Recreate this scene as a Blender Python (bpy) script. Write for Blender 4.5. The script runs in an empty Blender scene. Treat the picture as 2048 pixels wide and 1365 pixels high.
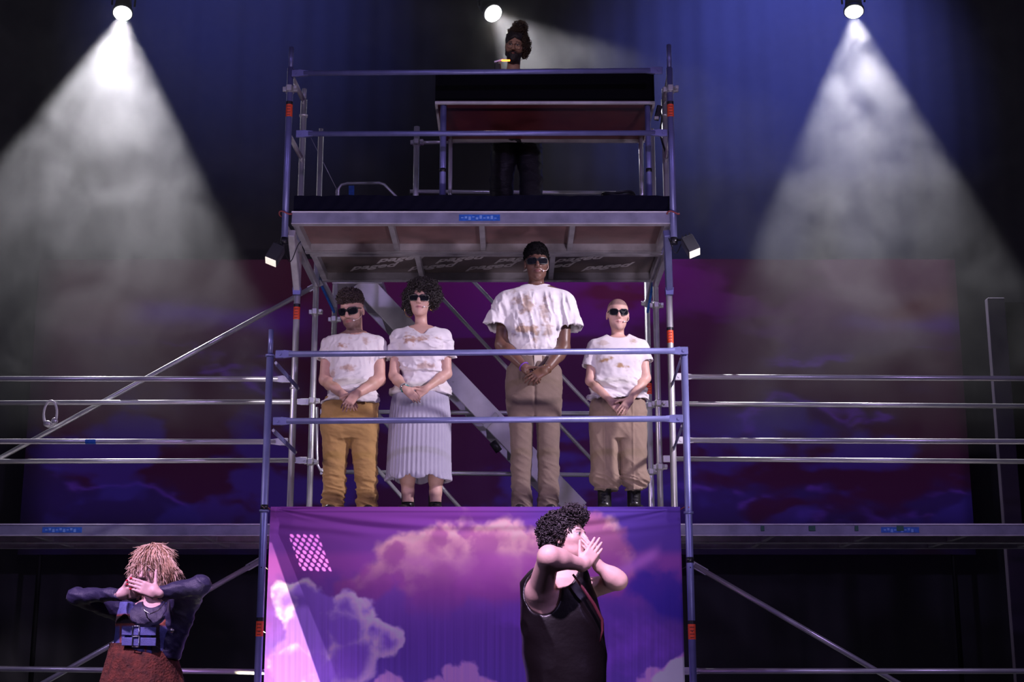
import bpy, math, random
import numpy as np
from mathutils import Vector, Matrix

random.seed(7)
RNG = np.random.RandomState(11)
SC = bpy.context.scene
COL = SC.collection

# ------------------------------------------------------------------ camera
F = 2900.0                       # focal length in pixels of the 2048 x 1365 frame
TH = math.radians(13.06)         # camera tilted up
ZC = 0.9                         # lens height above the stage floor
cam_d = bpy.data.cameras.new('camera'); cam = bpy.data.objects.new('camera', cam_d); COL.objects.link(cam)
cam.location = (0, 0, ZC); cam.rotation_euler = (math.pi/2 + TH, 0, 0)
cam_d.sensor_width = 36.0; cam_d.lens = F/2048*36.0; cam_d.clip_end = 100
SC.camera = cam

# ------------------------------------------------------------------ view, world
SC.view_settings.view_transform = 'Standard'; SC.view_settings.look = 'None'
SC.view_settings.gamma = 1.0; SC.view_settings.use_curve_mapping = False
SC.view_settings.exposure = 0.0
W = bpy.data.worlds.new('world'); SC.world = W; W.use_nodes = True
W.node_tree.nodes['Background'].inputs[0].default_value = (0.028, 0.025, 0.042, 1)
W.node_tree.nodes['Background'].inputs[1].default_value = 1.0
SC.cycles.volume_bounces = 0
SC.cycles.volume_step_rate = 0.7
SC.cycles.max_bounces = 4
SC.cycles.use_denoising = True
SC.cycles.adaptive_threshold = 0.02

def P(px, py, Y):
    """pixel of the photograph -> the point of that sight line on the plane y = Y"""
    u = (px-1024.0)/F; v = (682.5-py)/F
    c, s = math.cos(TH), math.sin(TH)
    dy = c - s*v; dz = s + c*v
    t = Y/dy
    return np.array([u*t, Y, ZC + dz*t])
def zat(py, Y): return P(1024, py, Y)[2]
def xat(px, py, Y): return P(px, py, Y)[0]

Y1, YU, Y2, Y3, Y4 = 10.49, 10.97, 11.57, 12.67, 13.45
DECK = ZC + 1.19
UDECK = zat(425, YU)
LAMPY = 16.0

# ------------------------------------------------------------------ lights
def spot(name, loc, target, energy, color, size, blend=.2, radius=.1):
    l = bpy.data.lights.new(name, 'SPOT'); o = bpy.data.objects.new(name, l); COL.objects.link(o)
    o.location = loc; d = Vector(target)-Vector(loc)
    o.rotation_euler = d.to_track_quat('-Z', 'Y').to_euler()
    l.energy = energy; l.color = color; l.spot_size = math.radians(size); l.spot_blend = blend
    l.shadow_soft_size = radius
    return o
def area(name, loc, target, energy, color, sx, sy):
    l = bpy.data.lights.new(name, 'AREA'); o = bpy.data.objects.new(name, l); COL.objects.link(o)
    o.location = loc; d = Vector(target)-Vector(loc)
    o.rotation_euler = d.to_track_quat('-Z', 'Y').to_euler()
    l.energy = energy; l.color = color; l.shape = 'RECTANGLE'; l.size = sx; l.size_y = sy
    return o
VIOLET = (.62, .42, 1.0); BLUE = (.16, .2, 1.0); LILAC = (.95, .8, 1.0)
# front-of-house wash from above the audience
spot('wash_left',  (-6.5, 0.5, 7.0), (-.3, 10.6, 2.2), 760, (.56, .44, 1.0), 46, .7, .25)
spot('wash_right', (6.0, 0.5, 7.0), (.2, 10.6, 2.2), 960, (.60, .42, 1.0), 46, .7, .25)
spot('banner_fill', (.8, 5.0, 4.9), (-.2, 10.5, .75), 520, (.66, .46, 1.0), 28, .7, .2)  # unseen spot added to brighten the lower banner
# side profiles cut to the middle level, where the four stand
spot('profile_right', (4.4, 8.3, 5.2), (.35, 11.1, 2.95), 1500, (.98, .86, 1.0), 30, .5, .12)
spot('profile_left', (-6.2, 8.2, 5.0), (-.5, 11.1, 2.75), 400, (1.0, .80, .92), 26, .6, .12)
# low lights at the stage edge shining up under the platform
spot('foot_right', (2.2, 5.9, .3), (.2, 11.4, 3.9), 360, (.95, .78, 1.0), 44, .8, .2)
spot('foot_left', (-1.2, 5.9, .3), (-.6, 11.4, 3.9), 270, (1.0, .80, .95), 44, .8, .2)
# keys on the two performers in front of the tower
spot('key_left', (-3.4, 4.6, 5.9), (-2.1, 8.3, 1.45), 2700, (.84, .56, 1.0), 24, .6, .1)
spot('key_right', (-.9, 3.6, 6.2), (.4, 8.0, 1.6), 4600, (.86, .60, 1.0), 17, .6, .1)
# unseen narrow spot added to brighten the bearded man's face
spot('top_fill', (-1.5, 1.0, 6.5), (.05, 12.0, 6.25), 700, (.95, .8, .85), 7, .8, .1)
# blue rig lights up in the haze and on the rear drape
spot('blue_rig_right', (4.1, 14.6, 10.8), (3.7, 18.2, 9.3), 2500, BLUE, 75, 1, .2)
spot('blue_rig_left', (-4.4, 14.6, 11.2), (-3.8, 18.2, 10.0), 850, BLUE, 70, 1, .2)

# ------------------------------------------------------------------ materials
MATS = {}
def lin(r, g, b):
    f = lambda c: (c/255/12.92) if c/255 <= .04045 else ((c/255+.055)/1.055)**2.4
    return (f(r), f(g), f(b))
def mat(name, color, rough=.6, metal=0.0, bump=0, bscale=40, var=0, vscale=6, attr=None, spec=.5, sheen=0, trans=0):
    if name in MATS: return MATS[name]
    m = bpy.data.materials.new(name); m.use_nodes = True; nt = m.node_tree
    b = nt.nodes['Principled BSDF']
    b.inputs['Roughness'].default_value = rough; b.inputs['Metallic'].default_value = metal
    b.inputs['Specular IOR Level'].default_value = spec
    b.inputs['Base Color'].default_value = (*color, 1)
    if sheen: b.inputs['Sheen Weight'].default_value = sheen
    tc = nt.nodes.new('ShaderNodeTexCoord')
    src = None
    if attr:
        a = nt.nodes.new('ShaderNodeAttribute'); a.attribute_name = attr; src = a.outputs['Color']
    if var:
        n = nt.nodes.new('ShaderNodeTexNoise'); n.inputs['Scale'].default_value = vscale; n.inputs['Detail'].default_value = 5
        nt.links.new(tc.outputs['Object'], n.inputs['Vector'])
        mr = nt.nodes.new('ShaderNodeMapRange'); mr.inputs[3].default_value = 1-var; mr.inputs[4].default_value = 1+var
        mr.inputs[1].default_value = .3; mr.inputs[2].default_value = .7
        nt.links.new(n.outputs['Fac'], mr.inputs[0])
        mx = nt.nodes.new('ShaderNodeMix'); mx.data_type = 'RGBA'; mx.blend_type = 'MULTIPLY'; mx.inputs[0].default_value = 1
        if src: nt.links.new(src, mx.inputs[6])
        else: mx.inputs[6].default_value = (*color, 1)
        nt.links.new(mr.outputs[0], mx.inputs[7]); src = mx.outputs[2]
        mr2 = nt.nodes.new('ShaderNodeMapRange'); mr2.inputs[3].default_value = max(.05, rough-.12); mr2.inputs[4].default_value = min(1, rough+.12)
        nt.links.new(n.outputs['Fac'], mr2.inputs[0]); nt.links.new(mr2.outputs[0], b.inputs['Roughness'])
    if src: nt.links.new(src, b.inputs['Base Color'])
    if bump:
        n = nt.nodes.new('ShaderNodeTexNoise'); n.inputs['Scale'].default_value = bscale; n.inputs['Detail'].default_value = 6
        nt.links.new(tc.outputs['Object'], n.inputs['Vector'])
        bp = nt.nodes.new('ShaderNodeBump'); bp.inputs['Strength'].default_value = bump; bp.inputs['Distance'].default_value = .01
        nt.links.new(n.outputs['Fac'], bp.inputs['Height']); nt.links.new(bp.outputs[0], b.inputs['Normal'])
    if trans:
        tr = nt.nodes.new('ShaderNodeBsdfTranslucent'); ms = nt.nodes.new('ShaderNodeMixShader'); ms.inputs[0].default_value = trans
        if src: nt.links.new(src, tr.inputs[0])
        else: tr.inputs[0].default_value = (*color, 1)
        out = nt.nodes['Material Output']
        nt.links.new(b.outputs[0], ms.inputs[1]); nt.links.new(tr.outputs[0], ms.inputs[2]); nt.links.new(ms.outputs[0], out.inputs[0])
    MATS[name] = m
    return m
def emit(name, color, strength):
    if name in MATS: return MATS[name]
    m = bpy.data.materials.new(name); m.use_nodes = True; b = m.node_tree.nodes['Principled BSDF']
    b.inputs['Base Color'].default_value = (*color, 1)
    b.inputs['Emission Color'].default_value = (*color, 1); b.inputs['Emission Strength'].default_value = strength
    MATS[name] = m
    return m
STEEL = mat('galvanised_steel', (.72, .71, .73), .33, .6, 0, 60, .07, 5)
BLUESTEEL = mat('blue_grey_steel', (.21, .22, .47), .40, .45, .03, 60, .12, 7)
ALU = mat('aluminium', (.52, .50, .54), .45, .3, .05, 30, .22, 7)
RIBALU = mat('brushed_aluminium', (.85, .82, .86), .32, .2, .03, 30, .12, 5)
SHADEALU = mat('shaded_aluminium', (.25, .25, .33), .5, .3, .05, 30, .25, 7)  # darkened copy of the aluminium, shade put into the colour
BLUEPAINT = mat('blue_label', (.02, .13, .55), .5, 0, 0, 1, .25, 40)
ORANGE = mat('orange_sticker', (.95, .10, .03), .5)
BLACK = mat('black_plastic', (.012, .012, .015), .45)
TAPE = mat('black_tape', (.01, .01, .014), .35)
PLY = mat('brown_film_plywood', (.22, .12, .12), .42, 0, .05, 60, .3, 5)
PLYD = mat('dark_film_plywood', (.13, .10, .095), .45, 0, .05, 60, .3, 8)
LETTER = mat('grey_lettering', (.62, .58, .6), .6)
DRAPE = mat('black_drape', (.065, .063, .072), .95, 0, 0, 20, spec=.1)
GREEN = mat('green_tape', (.02, .12, .07), .5)

# ------------------------------------------------------------------ scene helpers
ROOT = {}
def tag(o, label, cat, group=None, kind=None):
    if label: o['label'] = label
    if cat: o['category'] = cat
    if group: o['group'] = group
    if kind: o['kind'] = kind
    return o
def thing(name, loc, label, cat, group=None):
    o = bpy.data.objects.new(name, None); COL.objects.link(o); o.location = [float(v) for v in loc]
    o.empty_display_size = .1
    ROOT[o.name] = np.array(loc, float)
    return tag(o, label, cat, group)
def obj(name, v, f, material, parent=None, smooth=False, cols=None, origin=None):
    """one mesh object; vertices come in world coordinates"""
    v = np.asarray(v, float)
    if parent is not None: off = ROOT[parent.name]
    elif origin is not None: off = np.array(origin, float)
    else: off = np.array([(v[:, 0].min()+v[:, 0].max())/2, (v[:, 1].min()+v[:, 1].max())/2, v[:, 2].min()])
    me = bpy.data.meshes.new(name)
    vv = (v-off).astype(np.float32)
    if isinstance(f, np.ndarray):
        n = len(f); k = f.shape[1]
        me.vertices.add(len(vv)); me.vertices.foreach_set('co', vv.ravel())
        me.loops.add(n*k); me.loops.foreach_set('vertex_index', f.astype(np.int32).ravel())
        me.polygons.add(n); me.polygons.foreach_set('loop_start', np.arange(0, n*k, k, dtype=np.int32))
        me.update(calc_edges=True)
    else:
        me.from_pydata([tuple(map(float, p)) for p in vv], [], f); me.update()
    if smooth is True: me.polygons.foreach_set('use_smooth', np.ones(len(me.polygons), bool))
    elif smooth is not False:
        me.polygons.foreach_set('use_smooth', np.asarray(smooth, bool))
    if cols is not None:
        a = me.color_attributes.new('Col', 'FLOAT_COLOR', 'POINT')
        c = np.ones((len(v), 4), np.float32); c[:, :3] = cols; a.data.foreach_set('color', c.ravel())
    if material: me.materials.append(material)
    me.validate()
    o = bpy.data.objects.new(name, me); COL.objects.link(o)
    if parent is not None: o.parent = parent; ROOT[o.name] = off
    else: o.location = [float(x) for x in off]; ROOT[o.name] = off
    return o

def nrm(a): a = np.asarray(a, float); return a/ (np.linalg.norm(a)+1e-12)
def frame(d, ref=(0, 0, 1)):
    d = nrm(d); ref = np.array(ref, float)
    if abs(np.dot(d, ref)) > .95: ref = np.array([0, 1.0, 0]) if abs(d[1]) < .9 else np.array([1.0, 0, 0])
    a = nrm(np.cross(ref, d)); b = np.cross(d, a)
    return a, b, d
class MB:
    def __init__(s): s.v = []; s.f = []; s.s = []
    def add(s, vs, fs, sm=False):
        o = len(s.v); s.v += [np.asarray(p, float) for p in vs]; s.f += [[i+o for i in q] for q in fs]
        s.s += [sm]*len(fs) if isinstance(sm, bool) else list(sm)
        return s
    def tube(s, a, b, r, r2=None, n=14, cap=True, hollow=0):
        a = np.asarray(a, float); b = np.asarray(b, float); r2 = r if r2 is None else r2
        x, y, d = frame(b-a); vs = []; fs = []; sm = []
        for p, rr in ((a, r), (b, r2)):
            for i in range(n):
                t = 2*math.pi*i/n; vs.append(p + rr*(math.cos(t)*x + math.sin(t)*y))
        for i in range(n): fs.append([i, (i+1) % n, n+(i+1) % n, n+i]); sm.append(True)
        if cap: fs.append(list(range(n))[::-1]); fs.append(list(range(n, 2*n))); sm += [False, False]
        return s.add(vs, fs, sm)
    def path(s, pts, r, n=10, closed=False):
        pts = [np.asarray(p, float) for p in pts]; m = len(pts); vs = []; fs = []
        rr = r if hasattr(r, '__len__') else [r]*m
        ref = None
        for i, p in enumerate(pts):
            d = nrm(pts[(i+1) % m]-pts[i-1]) if closed else nrm(pts[min(i+1, m-1)]-pts[max(i-1, 0)])
            if ref is None: x, y, _ = frame(d)
            else: x = nrm(ref-np.dot(ref, d)*d); y = np.cross(d, x)
            ref = x
            for k in range(n):
                t = 2*math.pi*k/n; vs.append(p+rr[i]*(math.cos(t)*x+math.sin(t)*y))
        for i in range(m if closed else m-1):
            j = (i+1) % m
            for k in range(n): fs.append([i*n+k, i*n+(k+1) % n, j*n+(k+1) % n, j*n+k])
        sm = [True]*len(fs)
        if not closed: fs += [list(range(n))[::-1], list(range((m-1)*n, m*n))]; sm += [False]*2
        return s.add(vs, fs, sm)
    def box(s, c, h, ax=None, bev=0):
        c = np.asarray(c, float); ax = np.eye(3) if ax is None else np.asarray(ax, float)
        if bev:
            b = min(bev, .45*min(h)); vs = []; ids = {}
            for sx in (-1, 1):
                for sy in (-1, 1):
                    for sz in (-1, 1):
                        for k in range(3):
                            q = [h[0], h[1], h[2]]
                            for m in range(3):
                                if m != k: q[m] -= b
                            ids[(sx, sy, sz, k)] = len(vs)
                            vs.append(c+sx*q[0]*ax[0]+sy*q[1]*ax[1]+sz*q[2]*ax[2])
            fs = []
            S = (-1, 1)
            for k in range(3):
                i, j = [(1, 2), (0, 2), (0, 1)][k]
                for sg in S:
                    q = []
                    for (a, b2) in ((-1, -1), (1, -1), (1, 1), (-1, 1)):
                        t = [0, 0, 0]; t[k] = sg; t[i] = a; t[j] = b2; q.append(ids[(*t, k)])
                    fs.append(q)
            for k in range(3):            # edges along axis k
                i, j = [(1, 2), (0, 2), (0, 1)][k]
                for a in S:
                    for b2 in S:
                        t0 = [0, 0, 0]; t1 = [0, 0, 0]; t0[k] = -1; t1[k] = 1
                        t0[i] = t1[i] = a; t0[j] = t1[j] = b2
                        fs.append([ids[(*t0, i)], ids[(*t1, i)], ids[(*t1, j)], ids[(*t0, j)]])
            for a in S:
                for b2 in S:
                    for c2 in S: fs.append([ids[(a, b2, c2, k)] for k in range(3)])
            return s.add(vs, fs)
        vs = [c+sx*h[0]*ax[0]+sy*h[1]*ax[1]+sz*h[2]*ax[2] for sx in (-1, 1) for sy in (-1, 1) for sz in (-1, 1)]
        return s.add(vs, [[0, 1, 3, 2], [4, 6, 7, 5], [0, 4, 5, 1], [2, 3, 7, 6], [0, 2, 6, 4], [1, 5, 7, 3]])
    def bar(s, a, b, w, t, ref=(0, 0, 1), bev=0):
        """rectangular bar from a to b, t thick towards ref, w wide across"""
        a = np.asarray(a, float); b = np.asarray(b, float); x, y, d = frame(b-a, ref)
        return s.box((a+b)/2, (w/2, t/2, np.linalg.norm(b-a)/2), (x, y, d), bev)
    def prism(s, poly, d):
        poly = [np.asarray(p, float) for p in poly]; d = np.asarray(d, float); n = len(poly)
        vs = poly+[p+d for p in poly]
        fs = [list(range(n))[::-1], list(range(n, 2*n))]+[[i, (i+1) % n, n+(i+1) % n, n+i] for i in range(n)]
        return s.add(vs, fs)
    def ell(s, c, r, ax=None, n=16, m=10):
        c = np.asarray(c, float); ax = np.eye(3) if ax is None else np.asarray(ax, float); vs = []; fs = []
        for j in range(m+1):
            ph = math.pi*j/m
            for i in range(n):
                t = 2*math.pi*i/n
                vs.append(c+r[0]*math.sin(ph)*math.cos(t)*ax[0]+r[1]*math.sin(ph)*math.sin(t)*ax[1]+r[2]*math.cos(ph)*ax[2])
        for j in range(m):
            for i in range(n): fs.append([j*n+i, j*n+(i+1) % n, (j+1)*n+(i+1) % n, (j+1)*n+i])
        return s.add(vs, fs, True)
    def build(s, name, material, parent=None, smooth=None, **kw):
        return obj(name, np.array(s.v), s.f, material, parent, s.s if smooth is None else smooth, **kw)

# value noise for prints, folds and stains
_T = RNG.rand(64, 64, 64).astype(np.float32)
def vnoise(x, y, z=0.0):
    x, y, z = np.broadcast_arrays(np.asarray(x, np.float32), np.asarray(y, np.float32), np.asarray(z, np.float32))
    xi = np.floor(x).astype(int); yi = np.floor(y).astype(int); zi = np.floor(z).astype(int)
    fx = x-xi; fy = y-yi; fz = z-zi
    fx = fx*fx*(3-2*fx); fy = fy*fy*(3-2*fy); fz = fz*fz*(3-2*fz)
    g = lambda a, b, c: _T[(xi+a) & 63, (yi+b) & 63, (zi+c) & 63]
    l = lambda a, b, t: a+(b-a)*t
    return l(l(l(g(0, 0, 0), g(1, 0, 0), fx), l(g(0, 1, 0), g(1, 1, 0), fx), fy),
             l(l(g(0, 0, 1), g(1, 0, 1), fx), l(g(0, 1, 1), g(1, 1, 1), fx), fy), fz)
def fbm(x, y, z=0.0, o=4):
    a = .5; s = 0; f = 1.0; n = 0
    for i in range(o): s = s+a*vnoise(x*f+7.3*i, y*f+3.1*i, z*f+1.7*i); n += a; a *= .5; f *= 2.03
    return s/n
def sstep(a, b, x):
    t = np.clip((x-a)/(b-a), 0, 1); return t*t*(3-2*t)

# ================================================================== the setting
fl = MB().box((0, 9, -.05), (13, 11, .05)).build('floor', mat('stage_floor', (.012, .012, .014), .55, 0, .05, 30, .2, 3))
tag(fl, None, None, kind='structure')
def drape(name, x0, x1, z0, z1, Y, wave, amp, n=700):
    xs = np.linspace(x0, x1, n); v = []
    off = amp*(np.sin(xs*wave+1.5*np.sin(xs*1.3))+.5*np.sin(xs*wave*2.3+1))
    for z in (z0, z1):
        for x, o in zip(xs, off): v.append((x, Y+o*(1.15 if z == z0 else .8), z))
    f = np.array([[i, i+1, n+i+1, n+i] for i in range(n-1)])
    return obj(name, v, f, DRAPE, None, True)
tag(drape('wall_back', -13, 13, 0, 12.5, 18.3, 9.0, .018), None, None, kind='structure')
# black masking flat at the right with a lit edge
xr = xat(1985, 640, 14.6); zt = zat(592, 14.6)
wr = MB().box((xr+1.6, 14.9, zt/2), (1.45, .03, zt/2)).build('wall_right', mat('black_flat', (.008, .007, .010), .9, 0, .05, 20, spec=.1))
tag(wr, None, None, kind='structure')
tr = MB().box((xr+.08, 14.72, zt/2), (.09, .05, zt/2), None, .008).build('trim_1', mat('purple_lit_edge', (.035, .02, .055), .8, 0, .05, 30, .15, 4))  # purple light along the flat's edge is put into this colour
tag(tr, None, None, kind='structure')

# ------------------------------------------------------------------ projected sky on the rear cloth
def sky_cols(px, py):
    w = 60*(fbm(px/150, py/150, 3)-.5)
    n1 = fbm((px+w)/260, (py+w)/95, 1, 5); n2 = fbm((px)/130, (py+w)/70, 5, 5); n3 = fbm(px/60, py/28, 9, 4)
    C = lambda *c: np.array(lin(*c))
    t = np.clip((px-60)/1870, 0, 1)[..., None]
    glow = np.exp(-((px-1180)/360)**2)[..., None]
    base = C(62, 6, 26)*(1-t)+C(66, 10, 52)*t
    base = base*(1-glow)+C(84, 10, 104)*glow
    down = sstep(520, 800, py)[..., None]
    base = base*(1-down)+(C(36, 10, 44)*(1-glow)+C(46, 12, 84)*glow)*down
    low = sstep(840, 1010, py)[..., None]
    base = base*(1-.7*low)+C(30, 18, 84)*.7*low
    streak = np.exp(-((py-632-.05*(px-400)-40*(n2-.5))/26)**2)*sstep(210, 330, px)*(1-sstep(560, 660, px))
    streak2 = np.exp(-((py-650-30*(n2-.5))/16)**2)*sstep(1650, 1760, px)
    s = np.clip(streak+streak2, 0, 1)[..., None]
    base = base*(1-.8*s)+C(62, 22, 108)*.8*s
    # dark cloud banks
    bank = sstep(.50, .60, n1+.18*sstep(660, 740, py)-.22*sstep(930, 1040, py)-.12*np.exp(-((px-1180)/420)**2)*(py < 680))[..., None]
    base = base*(1-.75*bank)+C(44, 5, 26)*.75*bank
    spotc = np.clip(np.exp(-((px-1245)/85)**2-((py-592-14*(n3-.5)*4)/17)**2)*1.6+np.exp(-((px-1850)/90)**2-((py-620+.3*(px-1850)-30*(n3-.5))/26)**2)*1.3, 0, 1)[..., None]
    base = base*(1-.8*spotc)+C(66, 5, 22)*.8*spotc
    rim = np.exp(-((n1+.18*sstep(660, 740, py)-.22*sstep(930, 1040, py)-.52)/.018)**2)*sstep(.4, .62, n3)*sstep(670, 740, py)
    base = base+C(66, 30, 130)*(.55*rim)[..., None]
    blue = (sstep(.52, .66, n2)*sstep(760, 900, py))[..., None]
    base = base*(1-.55*blue)+C(44, 30, 124)*.55*blue
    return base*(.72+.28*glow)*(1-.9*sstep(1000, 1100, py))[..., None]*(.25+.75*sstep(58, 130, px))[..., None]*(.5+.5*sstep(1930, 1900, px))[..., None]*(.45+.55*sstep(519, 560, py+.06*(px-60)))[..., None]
YS = 17.6
nx, ny = 420, 170
gx = np.linspace(58, 1930, nx); gy = np.linspace(519, 1110, ny)
x0, x1 = xat(58, 800, YS), xat(1930, 800, YS); z1, z0 = zat(519, YS), zat(1110, YS)
GX, GY = np.meshgrid(gx, gy)
v = np.stack([np.interp(GX, gx, np.linspace(x0, x1, nx)), np.full(GX.shape, YS)+.015*np.sin(GX/60), np.interp(GY, gy, np.linspace(z1, z0, ny))], -1).reshape(-1, 3)
idx = np.arange(nx*ny).reshape(ny, nx)
GF = lambda idx: np.stack([idx[:-1, :-1], idx[1:, :-1], idx[1:, 1:], idx[:-1, 1:]], -1).reshape(-1, 4)
m = bpy.data.materials.new('projected_sky'); m.use_nodes = True; b = m.node_tree.nodes['Principled BSDF']
a = m.node_tree.nodes.new('ShaderNodeAttribute'); a.attribute_name = 'Col'
m.node_tree.links.new(a.outputs['Color'], b.inputs['Emission Color']); b.inputs['Emission Strength'].default_value = .68
b.inputs['Base Color'].default_value = (.03, .02, .04, 1); b.inputs['Roughness'].default_value = .9
o = thing('projection_screen', ((x0+x1)/2, YS, 0), None, None)
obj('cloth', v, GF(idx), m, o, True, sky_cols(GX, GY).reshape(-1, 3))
for x in (x0+.25, x1-.25): MB().tube((x, YS+.08, 0), (x, YS+.08, z1), .03, n=12).build('leg', BLACK, o)
MB().tube((x0, YS+.05, z1-.02), (x1, YS+.05, z1-.02), .025, n=12).build('batten', BLACK, o)
tag(o, 'wide screen behind the scaffold glowing with a dark purple and red cloudy sky', 'screen')

# ------------------------------------------------------------------ the three beam lamps
def beam_dir(px, py, img_dx, img_dy, ang):
    """direction tilted ang degrees away from the line back to the camera, leaning (img_dx right, img_dy down) in the picture"""
    p = P(px, py, LAMPY)-np.array([0, 0, ZC]); back = -nrm(p)
    right = np.array([1.0, 0, 0]); right = nrm(right-np.dot(right, back)*back); down = nrm(np.cross(right, -back))
    if down[2] > 0: down = -down
    k = nrm([img_dx, img_dy]); lean = k[0]*right+k[1]*down
    a = math.radians(ang)
    return nrm(back*math.cos(a)+lean*math.sin(a))
def lamp(px, py, dx, dy, ang, cone, energy, label, color=(.95, .92, 1), r=.105):
    c = P(px, py, LAMPY); d = beam_dir(px, py, dx, dy, ang)
    t = thing('stage_lamp', c+np.array([0, 0, .42]), label, 'lamp', 'beam lamps hung above the tower')
    x, y, _ = frame(d)
    can = MB(); can.tube(c-d*.30, c-d*.05, r*.85, r, 24); can.tube(c-d*.05, c-d*.012, r*1.16, r*1.16, 24)
    can.tube(c-d*.42, c-d*.30, r*.45, r*.8, 20)
    can.build('can', BLACK, t)
    MB().tube(c-d*.012, c-d*.004, r*1.02, r*.98, 28).build('lens', emit('lamp_glow', (1, .98, 1), 26), t)
    yk = MB(); side = nrm(np.cross(d, (0, 0, 1)))
    top = c-d*.16+np.array([0, 0, .26])
    yk.path([c-d*.16+side*r*1.25, c-d*.16+side*r*1.3+np.array([0, 0, .2]), top, c-d*.16-side*r*1.3+np.array([0, 0, .2]), c-d*.16-side*r*1.25], .012, 8)
    yk.tube(top, top+np.array([0, 0, .12]), .016)
    yk.build('yoke', BLACK, t)
    MB().box(top+np.array([0, 0, .15]), (.04, .03, .045), None, .01).build('clamp', BLACK, t)
    s = spot('beam', c+d*.02, c+d*3, energy, color, cone, .12, r*.7)
    return c, top
tops = []
LAMPS = [(245, 28, -.16, .99, 38, 40, 4200, 'brightly shining stage lamp with smoky beam at far left'),
         (987, 28, .66, .75, 34, 38, 900, 'round glowing stage lamp behind the man on the top platform'),
         (1708, 25, .12, .99, 45, 40, 3200, 'brightly shining stage lamp with beam above the right rails')]
for L in LAMPS: tops.append(lamp(*L)[1])
spot('spill', P(987, 28, LAMPY)+np.array([0, -.03, 0]), P(1032, 110, 12.1), 420, (1, .92, .82), 13, .8, .08)   # the middle lamp spills onto the bearded man
pz = max(t[2] for t in tops)+.22
o = MB().tube((-7, tops[1][1], pz), (7, tops[1][1], pz), .03, n=16).build('lighting_pipe', BLACK)
tag(o, 'black horizontal pipe from which the beam lamps hang', 'pipe')

# ================================================================== scaffold parts
R = .0265
def coupler(parent, c, axis=(0, 0, 1), m=STEEL, s=1.0):
    c = np.asarray(c, float); d = nrm(axis); x, y, _ = frame(d)
    k = MB(); k.tube(c-d*.028*s, c+d*.028*s, R*1.32, n=16)
    k.box(c-np.array([0, .04, 0])*s, (.022*s, .02*s, .026*s), None, .005)
    k.box(c+np.array([.045, -.01, 0])*s, (.022*s, .018*s, .022*s), None, .005)
    k.tube(c+np.array([.05, -.06, 0])*s, c+np.array([.05, .02, 0])*s, .009*s, n=8)
    k.box(c+np.array([.05, -.058, 0])*s, (.014*s, .008*s, .014*s), None, .003)
    k.box(c-np.array([.042, .012, 0])*s, (.015*s, .012*s, .02*s), None, .004)
    return k.build('coupler', m, parent)
def sticker(parent, x, Y, z, h=.11, r=R):
    o = MB().tube((x, Y, z-h/2), (x, Y, z+h/2), r*1.03, n=18, cap=False).build('sticker', ORANGE, parent); o['label'] = 'orange inspection sticker'
    MB().tube((x, Y, z+h/2-.004), (x, Y, z+h/2+.022), r*1.035, n=18, cap=False).build('sticker_header', BLACK, parent)
    k = MB()
    for i in range(4):
        w = .016-.003*(i % 2)
        k.box((x-.001, Y-r*1.035, z+.03-.024*i), (w, .0006, .003))
    k.build('sticker_print', mat('sticker_print', (.25, .03, .02), .5), parent)
def post(x, Y, z0, z1, label, m=STEEL, spig=0, collars=(), stick=(), tapes=(), coup=(), base=False, r=R):
    t = thing('scaffold_post', (x, Y, z0), label, 'scaffold post', 'upright scaffold tubes')
    MB().tube((x, Y, z0), (x, Y, z1), r, n=20).build('tube', m, t)
    if spig: MB().tube((x, Y, z1), (x, Y, z1+spig), r*.72, n=16).build('spigot', m, t)
    for z in collars: MB().tube((x, Y, z-.008), (x, Y, z+.008), r*1.35, n=20).build('collar', m, t)
    for z in stick: sticker(t, x, Y, z, r=r)
    for z in tapes: MB().tube((x, Y, z-.02), (x, Y, z+.02), r*1.06, n=18).build('tape', TAPE, t)
    for z in coup: coupler(t, (x, Y, z))
    if base: MB().box((x, Y, z0+.004), (.075, .075, .004)).build('base_plate', STEEL, t)
    return t
def rail(a, b, label, m=STEEL, r=.0215, pl=True, pr=True, name='guard_rail', plate=.1, group='horizontal guard rails', marks=()):
    a = np.asarray(a, float); b = np.asarray(b, float); d = nrm(b-a)
    t = thing(name, (a+b)/2, label, 'rail', group)
    a2 = a+d*plate if pl else a; b2 = b-d*plate if pr else b
    MB().tube(a2, b2, r, n=18).build('tube', m, t)
    for e, q, sg in ((a, pl, 1), (b, pr, -1)):
        if not q: continue
        k = MB(); ee = e+d*sg*plate*.32
        k.box(ee, (plate*.32, .009, .03), (d, np.cross((0, 0, 1), d), np.array([0, 0, 1.0])), .004)
        k.prism([e+d*sg*plate*.6+np.array([0, -.012, .03]), e+d*sg*plate*1.35+np.array([0, -.012, r*.9]), e+d*sg*plate*1.35+np.array([0, -.012, -r*.9]), e+d*sg*plate*.6+np.array([0, -.012, -.03])], (0, .024, 0))
        k.tube(ee+np.array([0, -.014, 0]), ee+np.array([0, .014, 0]), .012, n=10)
        k.build('end_fitting', m, t)
    for (f0, f1, mm) in marks: MB().tube(a+(b-a)*f0, a+(b-a)*f1, r*1.02, n=18, cap=False).build('paint_mark', mm, t)
    return t

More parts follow.
